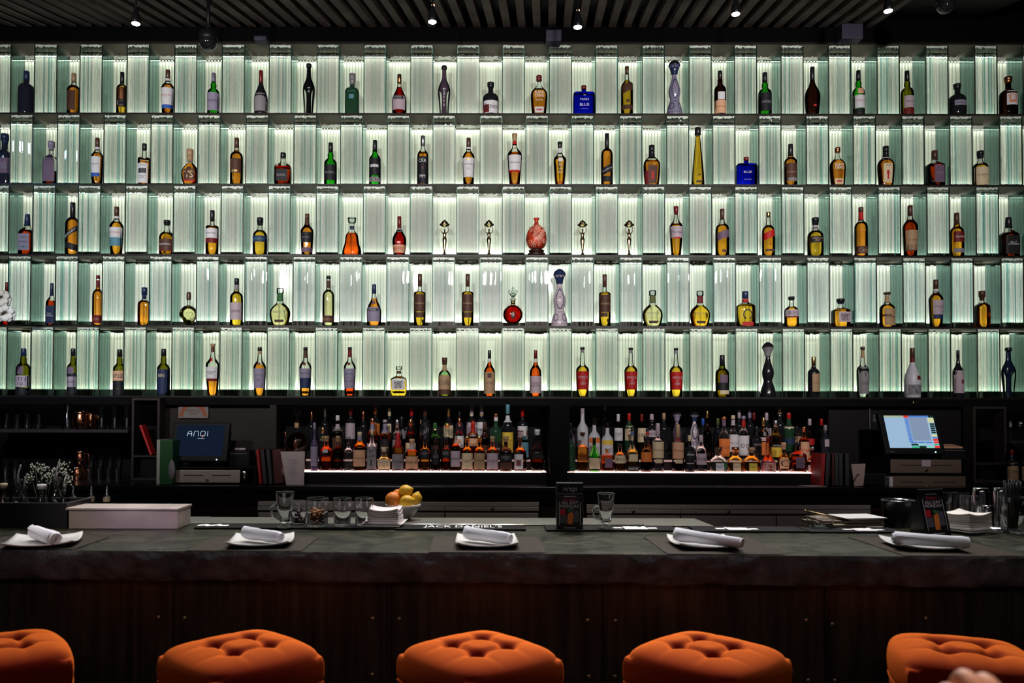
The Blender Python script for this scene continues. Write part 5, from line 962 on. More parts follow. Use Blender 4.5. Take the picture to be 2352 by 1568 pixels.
def printer(px, py0, py1, w, Y, lab, k):
    th = thing('receipt_printer', lab, 'printer', (X(px,1050,Y), Y, Z(px,py1,Y)), 0, 'receipt printers'); h = Z(px,py0,Y)-Z(px,py1,Y)
    q = MB(); q.bbox(-w/2, w/2, 0, .17, 0, h, .008); q.build('printer_body', plast, th)
    q = MB(); q.box(-w*.4, w*.4, -.0015, 0, h*.82, h*.85); q.build('paper_slot', paper('gr'), th)
    q = MB()
    if k: q.bbox(-w*.45, w*.35, .01, .14, h+.001, h+.012, .002, mt=Matrix.Rotation(.12, 4, 'X'))
    else:
        for a in (-.025, 0, .022): q.ball((a, .06, h+.012), .018, 8, 6, sc3=(1,.6,.55))
    q.build('paper_slips', paper('pe' if k else 'pk'), th)
printer(546, 1036, 1072, .155, 5.60, 'black receipt printer with crumpled paper right of the left till', 0)
printer(2192, 1030, 1056, .17, 5.60, 'black receipt printer with orange printed slips right of the right till', 1)
q = MB(); q.bbox(X(400,1075,5.5), X(590,1075,5.5), 5.46, 5.80, ZC+.103, ZC+.112, .002); q.box(X(590,1075,5.5)-.01, X(590,1075,5.5), 5.46, 5.80, ZC+.001, ZC+.103); q.box(X(400,1075,5.5), X(400,1075,5.5)+.01, 5.70, 5.80, ZC+.001, ZC+.103); tag(q.build('till_stand', plast, None), 'low black platform carrying the left till and printer', 'stand')
q = MB(); q.bbox(X(2030,1055,5.5), X(2222,1055,5.5), 5.86, 5.99, ZC+.001, ZC+.003, .0005)
# menus, folders, binder, papers
def slab_thing(name, px, py_top, w, dpt, lean, mat, lab, cat, Y=5.40, grp='menu covers', h=None):
    h = h or (Z(px, py_top, Y) - ZC); M = Matrix.Rotation(lean, 4, 'Y'); q = MB(); q.bbox(-w/2, w/2, 0, dpt, .001, h/math.cos(lean), .0015, mt=M)
    p = Vector((X(px, 1110, Y), Y, ZC+.004 + abs(w/2*math.sin(lean)))); return tag(q.build(name, mat, None, p), lab, cat, grp)
redc = pbr('cover_red', (.42,.012,.014), .5); blk = pbr('cover_black', (.035,.033,.036), .5); drk = pbr('cover_dark_red', (.075,.010,.010), .5)
slab_thing('menu_cover', 598, 1034, .016, .17, -.10, redc, 'bright red menu cover, leftmost leaning right of the printer', 'menu')
slab_thing('menu_cover', 609, 1034, .022, .17, -.10, blk, 'first grey-black menu cover beside the bright red one, left side', 'menu')
slab_thing('menu_cover', 622, 1034, .022, .17, -.10, blk, 'second grey-black menu cover, next to the dark red folder, left side', 'menu')
slab_thing('menu_cover', 640, 1034, .055, .15, -.08, drk, 'wide dark red folder behind the standing paper menu', 'menu', 5.42)
q = MB(); hm_ = Z(670,1036,5.38)-ZC; q.add([(-.085,0,hm_-.002),(-.045,0,.001),(.073,0,.001),(.077,0,hm_),(-.085,.002,hm_-.002),(-.045,.002,.001),(.073,.002,.001),(.077,.002,hm_)], [(0,1,2,3),(7,6,5,4),(0,4,5,1),(1,5,6,2),(2,6,7,3),(3,7,4,0)])
th = thing('paper_menu', 'white printed menu sheet standing at the end of the dark covers', 'menu', (X(673,1110,5.36), 5.36, ZC+.001)); q.build('sheet', pbr('menu_paper', (.56,.46,.46), .7), th)
lettering('\n'.join(['COCKTAIL LIST', 'fine spirits', 'sake and beer', 'red', 'white', 'sparkling', 'by the glass', 'by the bottle', 'small plates', 'desserts']), .075, .19, INK('gr'), th, Matrix.Translation((.0,-.001,.115)))
q = MB(); q.box(.060,.0607,-.0006,0,.01,hm_-.01); q.build('fold_line', INK('dr'), th)
for k, (px, m_, lab, ln_) in enumerate(((1888, redc, 'bright red menu cover at the right end of the right niche', .06), (1899, blk, 'grey-black menu cover touching the red one, right side', .06), (1914, drk, 'dark red cover between grey-black ones, right side', 0), (1922, blk, 'second grey-black menu cover, right side', 0), (1932, blk, 'third grey-black menu cover, right side', 0), (1946, blk, 'last grey-black menu cover before the paper slips, right side', 0))): slab_thing('menu_cover', px, 1043, .024 if k != 2 else .014, .17, ln_, m_, lab, 'menu')
th = thing('binder', 'tall green binder with worn white spine beside the left till', 'binder', (X(377,1110,5.36), 5.36, ZC+.001)); hb = Z(377,1010,5.36)-ZC
q = MB(); q.bbox(-.052, -.030, 0, .19, .001, hb, .002); q.build('spine', pbr('spine_white', (.45,.50,.42), .6), th)
q = MB(); q.bbox(-.029, .055, .0, .20, .001, hb-.001, .003); q.build('cover', pbr('binder_green', (.012,.085,.018), .45), th)
q = MB(); q.lathe([(0,.05),(.001,.05)], 24, mt=Matrix.Translation((.050,-.001,.10)) @ Matrix.Rotation(math.pi/2, 4, 'X') @ Matrix.Diagonal((.45,1.3,1,1))); q.build('label', paper('gr'), th)
q = MB(); q.add([(-.045,0,.145),(.05,0,.15),(.035,.0,.005),(-.025,0,.0)], [(0,1,2,3)]); q.add([(-.045,.012,.145),(.05,.012,.15),(.035,.012,.005),(-.025,.012,.0)], [(3,2,1,0)]); q.add([(-.045,0,.145),(-.025,0,0),(-.025,.012,0),(-.045,.012,.145)], [(0,1,2,3)]); q.add([(.05,0,.15),(.05,.012,.15),(.035,.012,.005),(.035,0,.005)], [(0,1,2,3)])
th = thing('receipt_bundle', 'pinkish paper slips held by a clip, right of the dark covers', 'papers', (X(1971,1110,5.38), 5.38, ZC+.002)); q.build('slips', pbr('slip_pink', (.48,.34,.32), .7), th)
q = MB(); q.tube([(-.03,-.002,.03),(-.005,-.003,.08),(.008,-.003,.075)], .0035); q.build('clip', INK('bk'), th)
q = MB(); q.bbox(-.07,.07,-.05,.05,0,.003,.0005, mt=Matrix.Rotation(.25,4,'Z')); tag(q.build('paper_card', pbr('card_pink', (.62,.52,.52), .7), None, (X(1866,1118,5.40), 5.40, ZC+.001)), 'flat white card on the back counter below the right niche', 'card')
q = MB(); q.bbox(-.012,.012,0,.15,.001,Z(2047,1096,5.36)-ZC,.002); tag(q.build('paper_stack', paper('wh'), None, (X(2047,1110,5.36), 5.36, ZC+.001)), 'upright white paper bundle at the left of the lower right cash drawer', 'papers')
q = MB(); q.bbox(-.08,.08,0,.2,.001,.085,.01); tag(q.build('black_box', plast, None, (X(2012,1110,5.42), 5.42, ZC+.001)), 'low black box between the paper slips and the right drawers', 'box')
# right edge: wine bottles and stems
Y = 5.62
for px, top, w, lab in ((2324, 1032, 26, 'dark wine bottle with whole beige label beside the right edge'), (2357, 1032, 26, 'dark wine bottle with beige label cut by the right edge')):
    zb = ZC+.001; bottle((X(px,1090,Y), Y, zb), Z(px,top,Y)-zb, X(px+w/2,1090,Y)-X(px-w/2,1090,Y), 'wine', 'k', '-', 0, 'dr', [(.10,.62,.95,'tn','CRIOS','bn')], lab, 'wine bottles at the right edge')
zr = Z(2330,1013,YS)
for px, lab in ((2322, 'stemmed glass on the right edge shelf, left one'), (2344, 'stemmed glass on the right edge shelf, right one')):
    q = MB(); q.lathe([(0,.030),(.002,.030),(.004,.006),(.06,.004),(.07,.012),(.09,.030),(.12,.034),(.15,.029),(.1495,.027),(.12,.032),(.09,.028),(.072,.003)], 20); tag(q.build('wine_glass', clear, None, on_shelf(px, zr, 5.80)), lab, 'glass', 'stemmed glasses')
# ------------------------------------------------------------------ steel coolers under the back counter
steel = pbr('brushed_steel', (.72,.66,.61), .42, .40, noise_s=40, stretch=(.3,1,10), noise_a=.12); steeld = pbr('steel_shadow_gap', (.01,.01,.01), .5)
def cooler(px0, px1, splits, py, lab, locks, dY=0):
    Y = 5.22; x0, x1 = X(px0,1160,Y), X(px1,1160,Y); z = lambda d: Z((px0+px1)/2, py+d, Y); cxm = (x0+x1)/2
    th = thing('bar_cooler', lab, 'cooler', (cxm, Y, .05), 0, 'steel bar coolers'); zz = lambda d: z(d) - .05
    q = MB(); q.box(x0-cxm+.01, x1-cxm-.01, .012, .10, 0, zz(2)); q.build('cooler_body', steeld, th)
    q = MB(); q.bbox(x0-cxm, x1-cxm, 0, .012, zz(10), zz(0), .002); q.build('top_rail', steel, th)
    xs = [x0] + [X(s,1160,Y) for s in splits] + [x1]
    for a, c in zip(xs, xs[1:]):
        q = MB(); q.bbox(a-cxm+.001, c-cxm-.001, -.006, .012, zz(20), zz(11), .002); q.build('handle_rail', steel, th)
        q = MB(); q.bbox(a-cxm+.004, c-cxm-.004, -.002, .012, .05, zz(25), .002); q.build('door', steel, th)
    for l in locks:
        q = MB(); q.lathe([(0,.011),(.003,.011),(.005,.006)], 16, mt=Matrix.Translation((X(l,1160,Y)-cxm,-.006,zz(15.5))) @ Matrix.Rotation(math.pi/2,4,'X')); q.build('lock', pbr('lock_metal', (.35,.3,.28), .3, 1), th)
cooler(592, 1238, (1022,), 1152, 'left steel bar cooler under the back counter', (1131, 700))
cooler(1347, 2000, (1563, 1783), 1159, 'right steel bar cooler under the back counter', (1454, 1673))
# ------------------------------------------------------------------ the bar counter
ZB = 1.08
fl, fr_ = onz(0, 1263, ZB), onz(2352, 1280, ZB); bl_, br_ = onz(400, 1214.5, ZB), onz(2300, 1228, ZB)
def fy(x): return fl.y + (fr_.y-fl.y)*(x-fl.x)/(fr_.x-fl.x)
def by(x): return bl_.y + (br_.y-bl_.y)*(x-bl_.x)/(br_.x-bl_.x)
bar = thing('bar_counter', 'long bar counter with dark green stone top and rough-hewn stone edge', 'counter')
def stone():
    m_, t, out = nt('dark_green_marble'); b = t.nodes.new('ShaderNodeBsdfPrincipled'); t.links.new(b.outputs[0], out.inputs[0])
    tc = t.nodes.new('ShaderNodeTexCoord'); n1 = t.nodes.new('ShaderNodeTexNoise'); n1.inputs['Scale'].default_value = 9; n1.inputs['Detail'].default_value = 10; n1.inputs['Roughness'].default_value = .7; n1.inputs['Distortion'].default_value = 1.2
    cr = t.nodes.new('ShaderNodeValToRGB'); e = cr.color_ramp.elements; e[0].position = .42; e[0].color = (.003,.004,.002,1); e[1].position = .66; e[1].color = (.042,.042,.020,1)
    t.links.new(tc.outputs['Object'], n1.inputs[0]); t.links.new(n1.outputs[0], cr.inputs[0]); t.links.new(cr.outputs[0], b.inputs['Base Color'])
    b.inputs['Roughness'].default_value = .27; b.inputs['Specular IOR Level'].default_value = .10; n2 = t.nodes.new('ShaderNodeTexNoise'); n2.inputs['Scale'].default_value = 30; t.links.new(tc.outputs['Object'], n2.inputs[0])
    bp = t.nodes.new('ShaderNodeBump'); bp.inputs['Strength'].default_value = .6; bp.inputs['Distance'].default_value = .02; t.links.new(n1.outputs[0], bp.inputs['Height']); t.links.new(bp.outputs[0], b.inputs['Normal']); return m_
xa, xb = -2.35, 2.75; N = 520; rows = [(0,0,0),(-.001,-.003,.0),(-.004,-.010,.25),(-.006,-.02,.6),(-.008,-.035,1),(-.008,-.05,1),(-.006,-.065,1),(-.004,-.08,1),(-.002,-.092,1),(.004,-.10,.7)]
q = MB(); vs = []
for (dy_, dz, amp) in rows:
    for i in range(N+1):
        x = xa + (xb-xa)*i/N; n1 = noise.noise(Vector((x*9 + dz*14, dz*34, 0))) ; n2 = noise.noise(Vector((x*30 + dz*40, dz*70, 5)))
        d = amp*(.013*n1 + .008*n2); vs.append((x, fy(x) + .004 + dy_ + d, ZB + dz + (amp*.006*noise.noise(Vector((x*16, dz*30, 9))) if dz > -.0999 else .006*noise.noise(Vector((x*7,0,3))))))
L = N+1
q.add(vs, [(j*L+i+1, j*L+i, (j+1)*L+i, (j+1)*L+i+1) for j in range(len(rows)-1) for i in range(N)][:0] + [(j*L+i, (j+1)*L+i, (j+1)*L+i+1, j*L+i+1) for j in range(len(rows)-1) for i in range(N)], 1, True)
M_ = 60; tv = []; 
for k in range(N+1): x = xa + (xb-xa)*k/N; tv += [(x, fy(x)+.004, ZB), (x, by(x)+.16, ZB)]
q.add(tv, [(2*i, 2*i+2, 2*i+3, 2*i+1) for i in range(N)], 0)
q.add([(xa,fy(xa)+.008,ZB-.1),(xb,fy(xb)+.008,ZB-.1),(xb,by(xb)+.16,ZB-.1),(xa,by(xa)+.16,ZB-.1),(xa,fy(xa)+.004,ZB),(xb,fy(xb)+.004,ZB),(xb,by(xb)+.16,ZB),(xa,by(xa)+.16,ZB)], [(3,2,1,0),(2,3,7,6),(0,4,7,3),(1,2,6,5)], 0)
q.build('stone_top', [stone(), pbr('rough_stone_edge', (.085,.082,.092), .6, 0, .4, noise_s=14, noise_a=.5, bump=.5, bscale=60)], bar)
wood = pbr('bar_front_wood', (.070,.052,.036), .4, 0, .35, noise_s=6, stretch=(6,6,.3), col2=(.018,.014,.011))
Yp = lambda x: fy(x) + .055
seams = [xa] + [at(s, 1400, Yp(0)).x for s in (-102, 393, 888, 1383, 1885, 2390)] + [xb]
boltm = pbr('bolt_bronze', (.35,.26,.17), .35, .9)
panels = []
for a, c in zip(seams, seams[1:]):
    if c - a < .05: continue
    q = MB(); g = .0015; q.add([(a+g,Yp(a),.06),(c-g,Yp(c),.06),(c-g,Yp(c)+.03,.06),(a+g,Yp(a)+.03,.06),(a+g,Yp(a),ZB-.102),(c-g,Yp(c),ZB-.102),(c-g,Yp(c)+.03,ZB-.102),(a+g,Yp(a)+.03,ZB-.102)], [(0,3,2,1),(4,5,6,7),(0,1,5,4),(1,2,6,5),(2,3,7,6),(3,0,4,7)])
    panels.append((a, c, q.build('front_panel', wood, bar)))
for (px, py) in ((364,1417),(424,1419),(856,1420),(917,1421),(1350,1424),(1414,1425),(1852,1424),(1912,1433),(2127,1420),(364,1545),(424,1547),(855,1549),(917,1549),(1353,1553),(1413,1553),(1857,1562),(1918,1562)):
    p = at(px, py, Yp(0)); y = Yp(p.x); p = at(px, py, y); par = [o for a, c, o in panels if a <= p.x <= c][0]
    q = MB(); q.lathe([(0,.011),(.003,.0108),(.006,.008),(.008,.003)], 14, mt=Matrix.Translation((p.x, y, p.z)) @ Matrix.Rotation(math.pi/2, 4, 'X')); q.build('bolt', boltm, par)
q = MB(); q.box(xa, xb, Yp(0)+.08, 3.45, .0005, ZB-.11); q.build('carcass', darkwood, bar)
# stainless working ledge behind the bar
ss = pbr('stainless_ledge', (.42,.41,.37), .30, .9, noise_s=14, stretch=(.5,6,1), noise_a=.2)
th = thing('work_ledge', 'stainless steel working ledge with a bright rolled edge behind the bar', 'ledge')
YL = 3.60; zl = Z(1176, 1204, YL); x0, x1 = X(436,1190,YL), X(1640,1205,YL)
q = MB(); q.add([(x0,YL,zl-.004),(x1,YL,zl-.004),(X(1595,1190,3.86),3.86,zl-.004),(x0,3.86,zl-.004),(x0,YL,zl-.03),(x1,YL,zl-.03),(X(1595,1190,3.86),3.86,zl-.03),(x0,3.86,zl-.03)], [(0,1,2,3),(7,6,5,4),(0,4,5,1),(1,5,6,2),(2,6,7,3),(3,7,4,0)]); q.build('ledge_top', ss, th)
q = MB(); q.tube([(x0,YL,zl-.004),(X(1480,1205,YL),YL,zl-.004)], .0055, 10); q.build('rolled_edge', pbr('rolled_steel', (.85,.82,.78), .18, 1), th)
q = MB(); 
for x in (x0+.05, (x0+x1)/2, x1-.3): q.tube([(x, 3.72, zl-.03), (x, 3.72, .001)], .018)
q.build('leg', ss, th)
# rubber bar mats with white lettering
rub = pbr('mat_rubber', (.004,.004,.004), .75, 0, .1); ink = pbr('mat_print', (.80,.78,.76), .6)
def flat_text(s, wd, ht, par, cx_, cy_, z):
    return lettering(s, wd, ht, ink, par, fn=lambda a, b_: Vector((cx_ + a, cy_ + b_*1.0, z)), keep=False)
for (pa, pb, txt, ta, tb, lab) in ((442, 905, 'cursive', 450, 516, 'black rubber bar mat under the glass mug and tumblers'), (905, 1210, "JACK DANIEL'S", 972, 1154, 'black rubber bar mat lettered in white behind the middle napkin'), (1254, 1560, 'blocks', 1410, 1512, 'black rubber bar mat behind the right side of the tent card'), (1600, 1860, 'blocks', 1650, 1746, 'black rubber bar mat left of the plastic cup'), (1862, 2080, 'blocks2', 1946, 2037, 'black rubber bar mat in front of the folders')):
    c0, c1 = onz((pa+pb)/2, 1214+(pa+pb)/2*.004, ZB), onz((pa+pb)/2, 1206+(pa+pb)/2*.004, ZB); yc = by(c0.x)
    xa_, xb_ = at(pa,1212,yc).x, at(pb,1212,yc).x; hw = (xb_-xa_)/2 - .003
    th = thing('bar_mat', lab, 'bar mat', ((xa_+xb_)/2, yc+.075, ZB+.0006), 0, 'rubber bar mats')
    q = MB(); q.bbox(-hw, hw, -.068, .068, 0, .007, .002); q.build('rubber_mat', rub, th)
    xt0, xt1 = at(ta,1212,yc+.03).x-(xa_+xb_)/2, at(tb,1212,yc+.03).x-(xa_+xb_)/2; wt = xt1-xt0; cx_ = (xt0+xt1)/2
    if txt == "JACK DANIEL'S": flat_text(txt, wt, .085, th, cx_, -.005, .0078)
    elif txt == 'cursive':
        q = MB()
        for k in range(7): q.ball((cx_-wt*.45+wt*.15*k, -.005+.01*math.sin(k*2), .0076), .014, 10, 5, sc3=(1,1.6,.06))
        q.build('lettering', ink, th)
    else:
        q = MB(); rnd = random.Random(pa)
        q.bbox(cx_-wt*.5, cx_-wt*.28, -.022, .006, .0071, .0082, .0004)
        for k in range(6): a = cx_-wt*.24+wt*.088*k; q.bbox(a, a+wt*.078, -.045+.0*k, .035-rnd.uniform(0,.02), .0071, .0082, .0004)
        q.bbox(cx_+wt*.30, cx_+wt*.5, -.030, .0, .0071, .0082, .0004); q.build('lettering', ink, th)
# woven placemats
matm = pbr('woven_mat', (.038,.027,.018), .7, 0, .15, noise_s=260, noise_a=.5, bump=.6, bscale=330)
MATX = (130, 612, 1116, 1598, 2066)
PL = ['leftmost', 'second from left', 'middle', 'second from right', 'rightmost']
for k, px in enumerate(MATX):
    c = onz(px, 1234, ZB); f_ = fy(c.x); back = min(c.y, by(c.x)-.02); d = back - f_ - .012
    q = MB(); q.bbox(-.198, .198, 0, d, 0, .002, .0006); tag(q.build('placemat', matm, None, (c.x, f_+.012, ZB+.0006)), '%s woven brown placemat under a plate and napkin' % PL[k], 'placemat', 'woven placemats')
# plates and rolled napkins
china = pbr('white_china', (.74,.72,.70), .12, 0, .5, coat=.4)
def plate(px, py, s, rz, lab, up=.016):
    c = onz(px, py, ZB+.012); th = thing('plate', lab, 'plate', (c.x, c.y, ZB+.0035), rz, 'square plates'); N = 20; vs = []
    for lay in (0, 1):
        for i in range(N+1):
            for j in range(N+1):
                u, v = -1+2*i/N, -1+2*j/N; e = 1-.10*(1-u*u)*0 ; X_ = s*u*(1-.06*v*v); Y_ = s*v*(1-.06*u*u)
                rr = (u*u+v*v)/2; z = .002 + up*rr**2 + .004*max(abs(u),abs(v))**6
                vs.append((X_, Y_, z + (.0045 if lay else 0)))
    K = (N+1)**2; f = []
    for i in range(N):
        for j in range(N): a = i*(N+1)+j; b_ = a+N+1; f += [(a, a+1, b_+1, b_), (K+a, K+b_, K+b_+1, K+a+1)]
    for i in range(N):
        for (a, b_) in ((i*(N+1), (i+1)*(N+1)), ((i+1)*(N+1)+N, i*(N+1)+N), (i+1, i), (N*(N+1)+i, N*(N+1)+i+1)): f.append((a, b_, K+b_, K+a))
    q = MB(); q.add(vs, f, 0, True); o = q.build('dish', china, th)
    q = MB(); q.lathe([(0,s*.5),(.004,s*.52),(.0045,s*.3)], 24); q.build('foot_ring', china, th)
cloth = pbr('napkin_linen', (.80,.80,.86), .85, 0, .2, bump=.3, bscale=260)
def napkin(pa, pb, r0, r1, lab, fl_=1.0, flare=0):
    za = ZB + .040; A = onz(pa[0], pa[1], za); Bp = onz(pb[0], pb[1], za - .006); ax = Bp - A; Ln = ax.length
    th = thing('rolled_napkin', lab, 'napkin', A.copy(), 0, 'rolled linen napkins')
    M = ax.to_track_quat('X', 'Z').to_matrix().to_4x4(); q = MB(); NS, NA = 26, 34; vs = []
    for i in range(NS+1):
        t = i/NS; r = r0 + (r1-r0)*t; r *= 1 + .03*math.sin(t*9+r0*300); endr = .80 if i in (0, NS) else (.93 if i in (1, NS-1) else 1)
        if flare and t > .8: r *= 1 + flare*(t-.8)
        for k in range(NA):
            a = 2*math.pi*k/NA; step = .0035*((k/NA)); n_ = .0014*noise.noise(Vector((t*6, math.cos(a)*2, math.sin(a)*2+r0*99)))
            rr = (r - .003 + step + n_)*endr; vs.append(M @ Vector((t*Ln, rr*math.cos(a+2.2), rr*math.sin(a+2.2)*fl_)))
    f = [(i*NA+k, i*NA+(k+1) % NA, (i+1)*NA+(k+1) % NA, (i+1)*NA+k) for i in range(NS) for k in range(NA)]
    q.add(vs, f, 0, True)
    for end in (0, 1):                                     # coiled end
        x = 0 if end == 0 else Ln; r = (r0 if end == 0 else r1*(1+flare*.2))*.80; cen = M @ Vector((x + (.004 if end == 0 else -.006), 0, 0)); b0 = [M @ Vector((x, (r-.003+.0035*k/NA)*math.cos(2*math.pi*k/NA+2.2), (r-.003+.0035*k/NA)*math.sin(2*math.pi*k/NA+2.2)*fl_)) for k in range(NA)]
        q.add(b0 + [cen], [((k+1) % NA, k, NA) if end == 0 else (k, (k+1) % NA, NA) for k in range(NA)], 0, True)
        pts = []
        for k in range(34): a = k*.5; rr = r*(1-.75*k/34); pts.append(M @ Vector((x + (-.0015 if end == 0 else .0015), rr*math.cos(a), rr*math.sin(a)*fl_)))
        q.tube(pts, .0018, 5)
    q.build('napkin_roll', cloth, th)
    q = MB(); vs = []                                       # loose outer flap running along the roll
    for i in range(NS+1):
        t = i/NS; r = (r0 + (r1-r0)*t)
        for k in range(4): a = 2.2 + .35 - k*.28 + .45*t; rr = r + .0012 + .0008*k; vs.append(M @ Vector((t*Ln*.98+.002, rr*math.cos(a), rr*math.sin(a)*fl_)))
    q.add(vs, [(i*4+k, i*4+k+1, (i+1)*4+k+1, (i+1)*4+k) for i in range(NS) for k in range(3)], 0, True); q.build('outer_flap', cloth, th)
plate(100, 1243, .118, .30, 'square white plate with curled corners under the leftmost napkin'); plate(600, 1243, .112, .12, 'square white plate with curled corners under the second napkin from the left')
plate(1118, 1245, .112, .02, 'square white plate with curled corners under the middle napkin'); plate(1615, 1247, .112, .0, 'square white plate with curled corners under the second napkin from the right'); plate(2118, 1250, .112, -.06, 'square white plate with curled corners under the rightmost napkin')
napkin((76, 1221), (128, 1238), .024, .026, 'leftmost rolled white napkin, pointing towards the viewer'); napkin((562, 1223), (645, 1235), .0225, .021, 'second rolled white napkin from the left, slanting right')
napkin((1070, 1224), (1172, 1238), .0235, .022, 'middle rolled white napkin in front of the lettered mat'); napkin((1552, 1228), (1704, 1247), .028, .018, 'second rolled white napkin from the right, longer and tapering', .9, 1.2)
napkin((2052, 1236), (2222, 1246), .027, .022, 'rightmost rolled white napkin in front of the tilted tent card', .85, 1.5)
# caddy, steel box
Yb = onz(80, 1213, ZB).y; xk0, xk1 = at(-70,1200,Yb).x, at(153,1200,Yb).x; zt = at(80,1155,Yb).z
th = thing('bottle_caddy', 'open black caddy full of glass pouring bottles at the left end of the bar', 'caddy', ((xk0+xk1)/2, Yb, ZB+.001)); hw = (xk1-xk0)/2; h = zt-ZB
for n_, B_ in (('front_wall', (-hw,hw,0,.010,0,h)), ('back_wall', (-hw,hw,.20,.21,0,h)), ('side_wall', (-hw,-hw+.01,.0105,.1995,0,h)), ('side_wall', (hw-.01,hw,.0105,.1995,0,h)), ('base', (-hw+.0105,hw-.0105,.0105,.1995,0,.012))):
    q = MB(); q.bbox(*B_, .002); q.build(n_, pbr('caddy_black', (.012,.012,.016), .45), th)
zf = ZB+.001+.013
def pourer(px, top, w, dy_, lab, liq=None, cork='cr'):
    Y = Yb+dy_; b_ = at(px,1170,Y); H = at(px,top,Y).z - zf; r = (at(px+w/2,1170,Y).x-at(px-w/2,1170,Y).x)/2
    th = thing('pouring_bottle', lab, 'bottle', (b_.x, Y, zf), 0, 'glass pouring bottles')
    prof = [(0,r*.8),(.004,r*.95),(H*.35,r),(H*.52,r*.9),(H*.66,r*.5),(H*.74,r*.38),(H*.90,r*.36),(H*.93,r*.5),(H,r*.5)]
    q = MB(); q.lathe(prof, 22); q.build('glass_body', clear, th)
    if liq: q = MB(); q.lathe([(.006,r*.8),(H*.35,r*.93),(H*.48,r*.85)], 22); q.build('liquid', liquid(liq), th)
    if cork: q = MB(); q.lathe([(H*.88,r*.56),(H*1.0,r*.58),(H*1.005,r*.5)], 18); q.build('lid', capm(cork), th)
    else: q = MB(); q.tube([(0,0,H*.9),(0,0,H*1.12),(.012,0,H*1.35)], [.008,.005,.0035], 8); q.build('steel_pourer', paper('sv'), th)
pourer(8, 1110, 26, .06, 'small bottle of yellow mix with cream lid at the left end of the caddy', 'y'); pourer(40, 1100, 40, .13, 'wide-necked clear flask at the left in the caddy', None, None)
pourer(55, 1117, 28, .05, 'clear flask with slender neck, third in the caddy', 'w', None); pourer(95, 1112, 34, .06, 'clear flask with white lid in the middle of the caddy', 'w', 'wh')
pourer(128, 1095, 38, .10, 'largest clear flask with steel pourer, right part of the caddy', None, None); pourer(146, 1118, 20, .045, 'small clear bottle at the right end of the caddy', 'r', None)
# baby's breath
p = at(100, 1140, Yb+.15); th = thing('flower_sprig', "sprigs of tiny white baby's breath standing in the caddy", 'flowers', (p.x, Yb+.15, zf))
rnd = random.Random(11); q = MB(); q2 = MB()
for (px, py, s) in ((80,1072,16),(95,1080,14),(110,1095,18),(120,1085,12),(140,1066,12),(150,1082,16),(156,1100,14),(72,1095,10)):
    c = at(px, py, Yb+.15) - Vector((p.x, Yb+.15, zf)); q2.tube([(0,0,0), (c.x*.5, c.y, c.z*.5), (c.x, c.y, c.z)], .0012, 5)
    for k in range(20):
        o_ = Vector((rnd.gauss(0,.012), rnd.gauss(0,.012), rnd.gauss(0,.013))); q.ball(c+o_, .0034, 6, 4)
        if k % 3 == 0: q2.tube([c*.9, c+o_], .0006, 4)
q.build('blossoms', pbr('blossom_white', (.70,.70,.60), .7), th); q2.build('stems', pbr('sprig_green', (.10,.14,.06), .6), th)
tag(th.children[0], None, None, None, 'stuff')
for px, top, lab in ((167,1116,'dasher bottle nearest the caddy, half hidden'), (209,1116,'dasher bottle with cream band and steel tip, left of the pair behind the steel box'), (245,1116,'dasher bottle with cream band and steel tip, right of the pair behind the steel box')):
    Y = 3.72; zb_ = at(px,1196,Y).z; H = at(px,top,Y).z - zb_; th = thing('dasher_bottle', lab, 'bottle', (at(px,1150,Y).x, Y, zb_), 0, 'dasher bottles'); r = .0155
    q = MB(); q.lathe([(0,r),(H*.55,r),(H*.60,r*.85)], 18); q.build('glass_body', shell('d'), th)
    q = MB(); q.lathe([(H*.56,r*1.03),(H*.68,r*1.03)], 18, capb=False, capt=False); q.build('label_band', paper('cr'), th)
    q = MB(); q.lathe([(H*.60,r*.84),(H*.70,r*.84),(H*.72,r*.4),(H*.82,r*.35),(H,r*.14)], 14); q.build('steel_tip', paper('sv'), th)
zb_ = at(209,1196,3.72).z; q = MB(); q.bbox(at(-60,1190,3.72).x, x0-.004, YL+.06, 3.90, zb_-.03, zb_-.001, .003); q.tube([(-1.9,3.8,zb_-.03),(-1.9,3.8,.001)], .018); tag(q.build('side_ledge', ss, None), 'steel side ledge behind the brushed steel box', 'ledge')
Yx = onz(283, 1214.5, ZB).y; xs0, xs1 = at(158,1190,Yx).x, at(408,1190,Yx).x; zt = at(283,1166,Yx).z; hw = (xs1-xs0)/2; h = zt-ZB-.001
th = thing('steel_box', 'brushed stainless steel box with flat lid on the left part of the bar', 'box', ((xs0+xs1)/2, Yx, ZB+.001)); bs = pbr('brushed_box_steel', (.66,.55,.50), .33, .55, noise_s=8, noise_a=.12)
q = MB(); q.bbox(-hw, hw, 0, .15, 0, h-.010, .002); q.build('box_body', bs, th)
q = MB(); q.bbox(-hw-.010, hw+.004, -.008, .156, h-.009, h, .002); q.build('lid', bs, th)
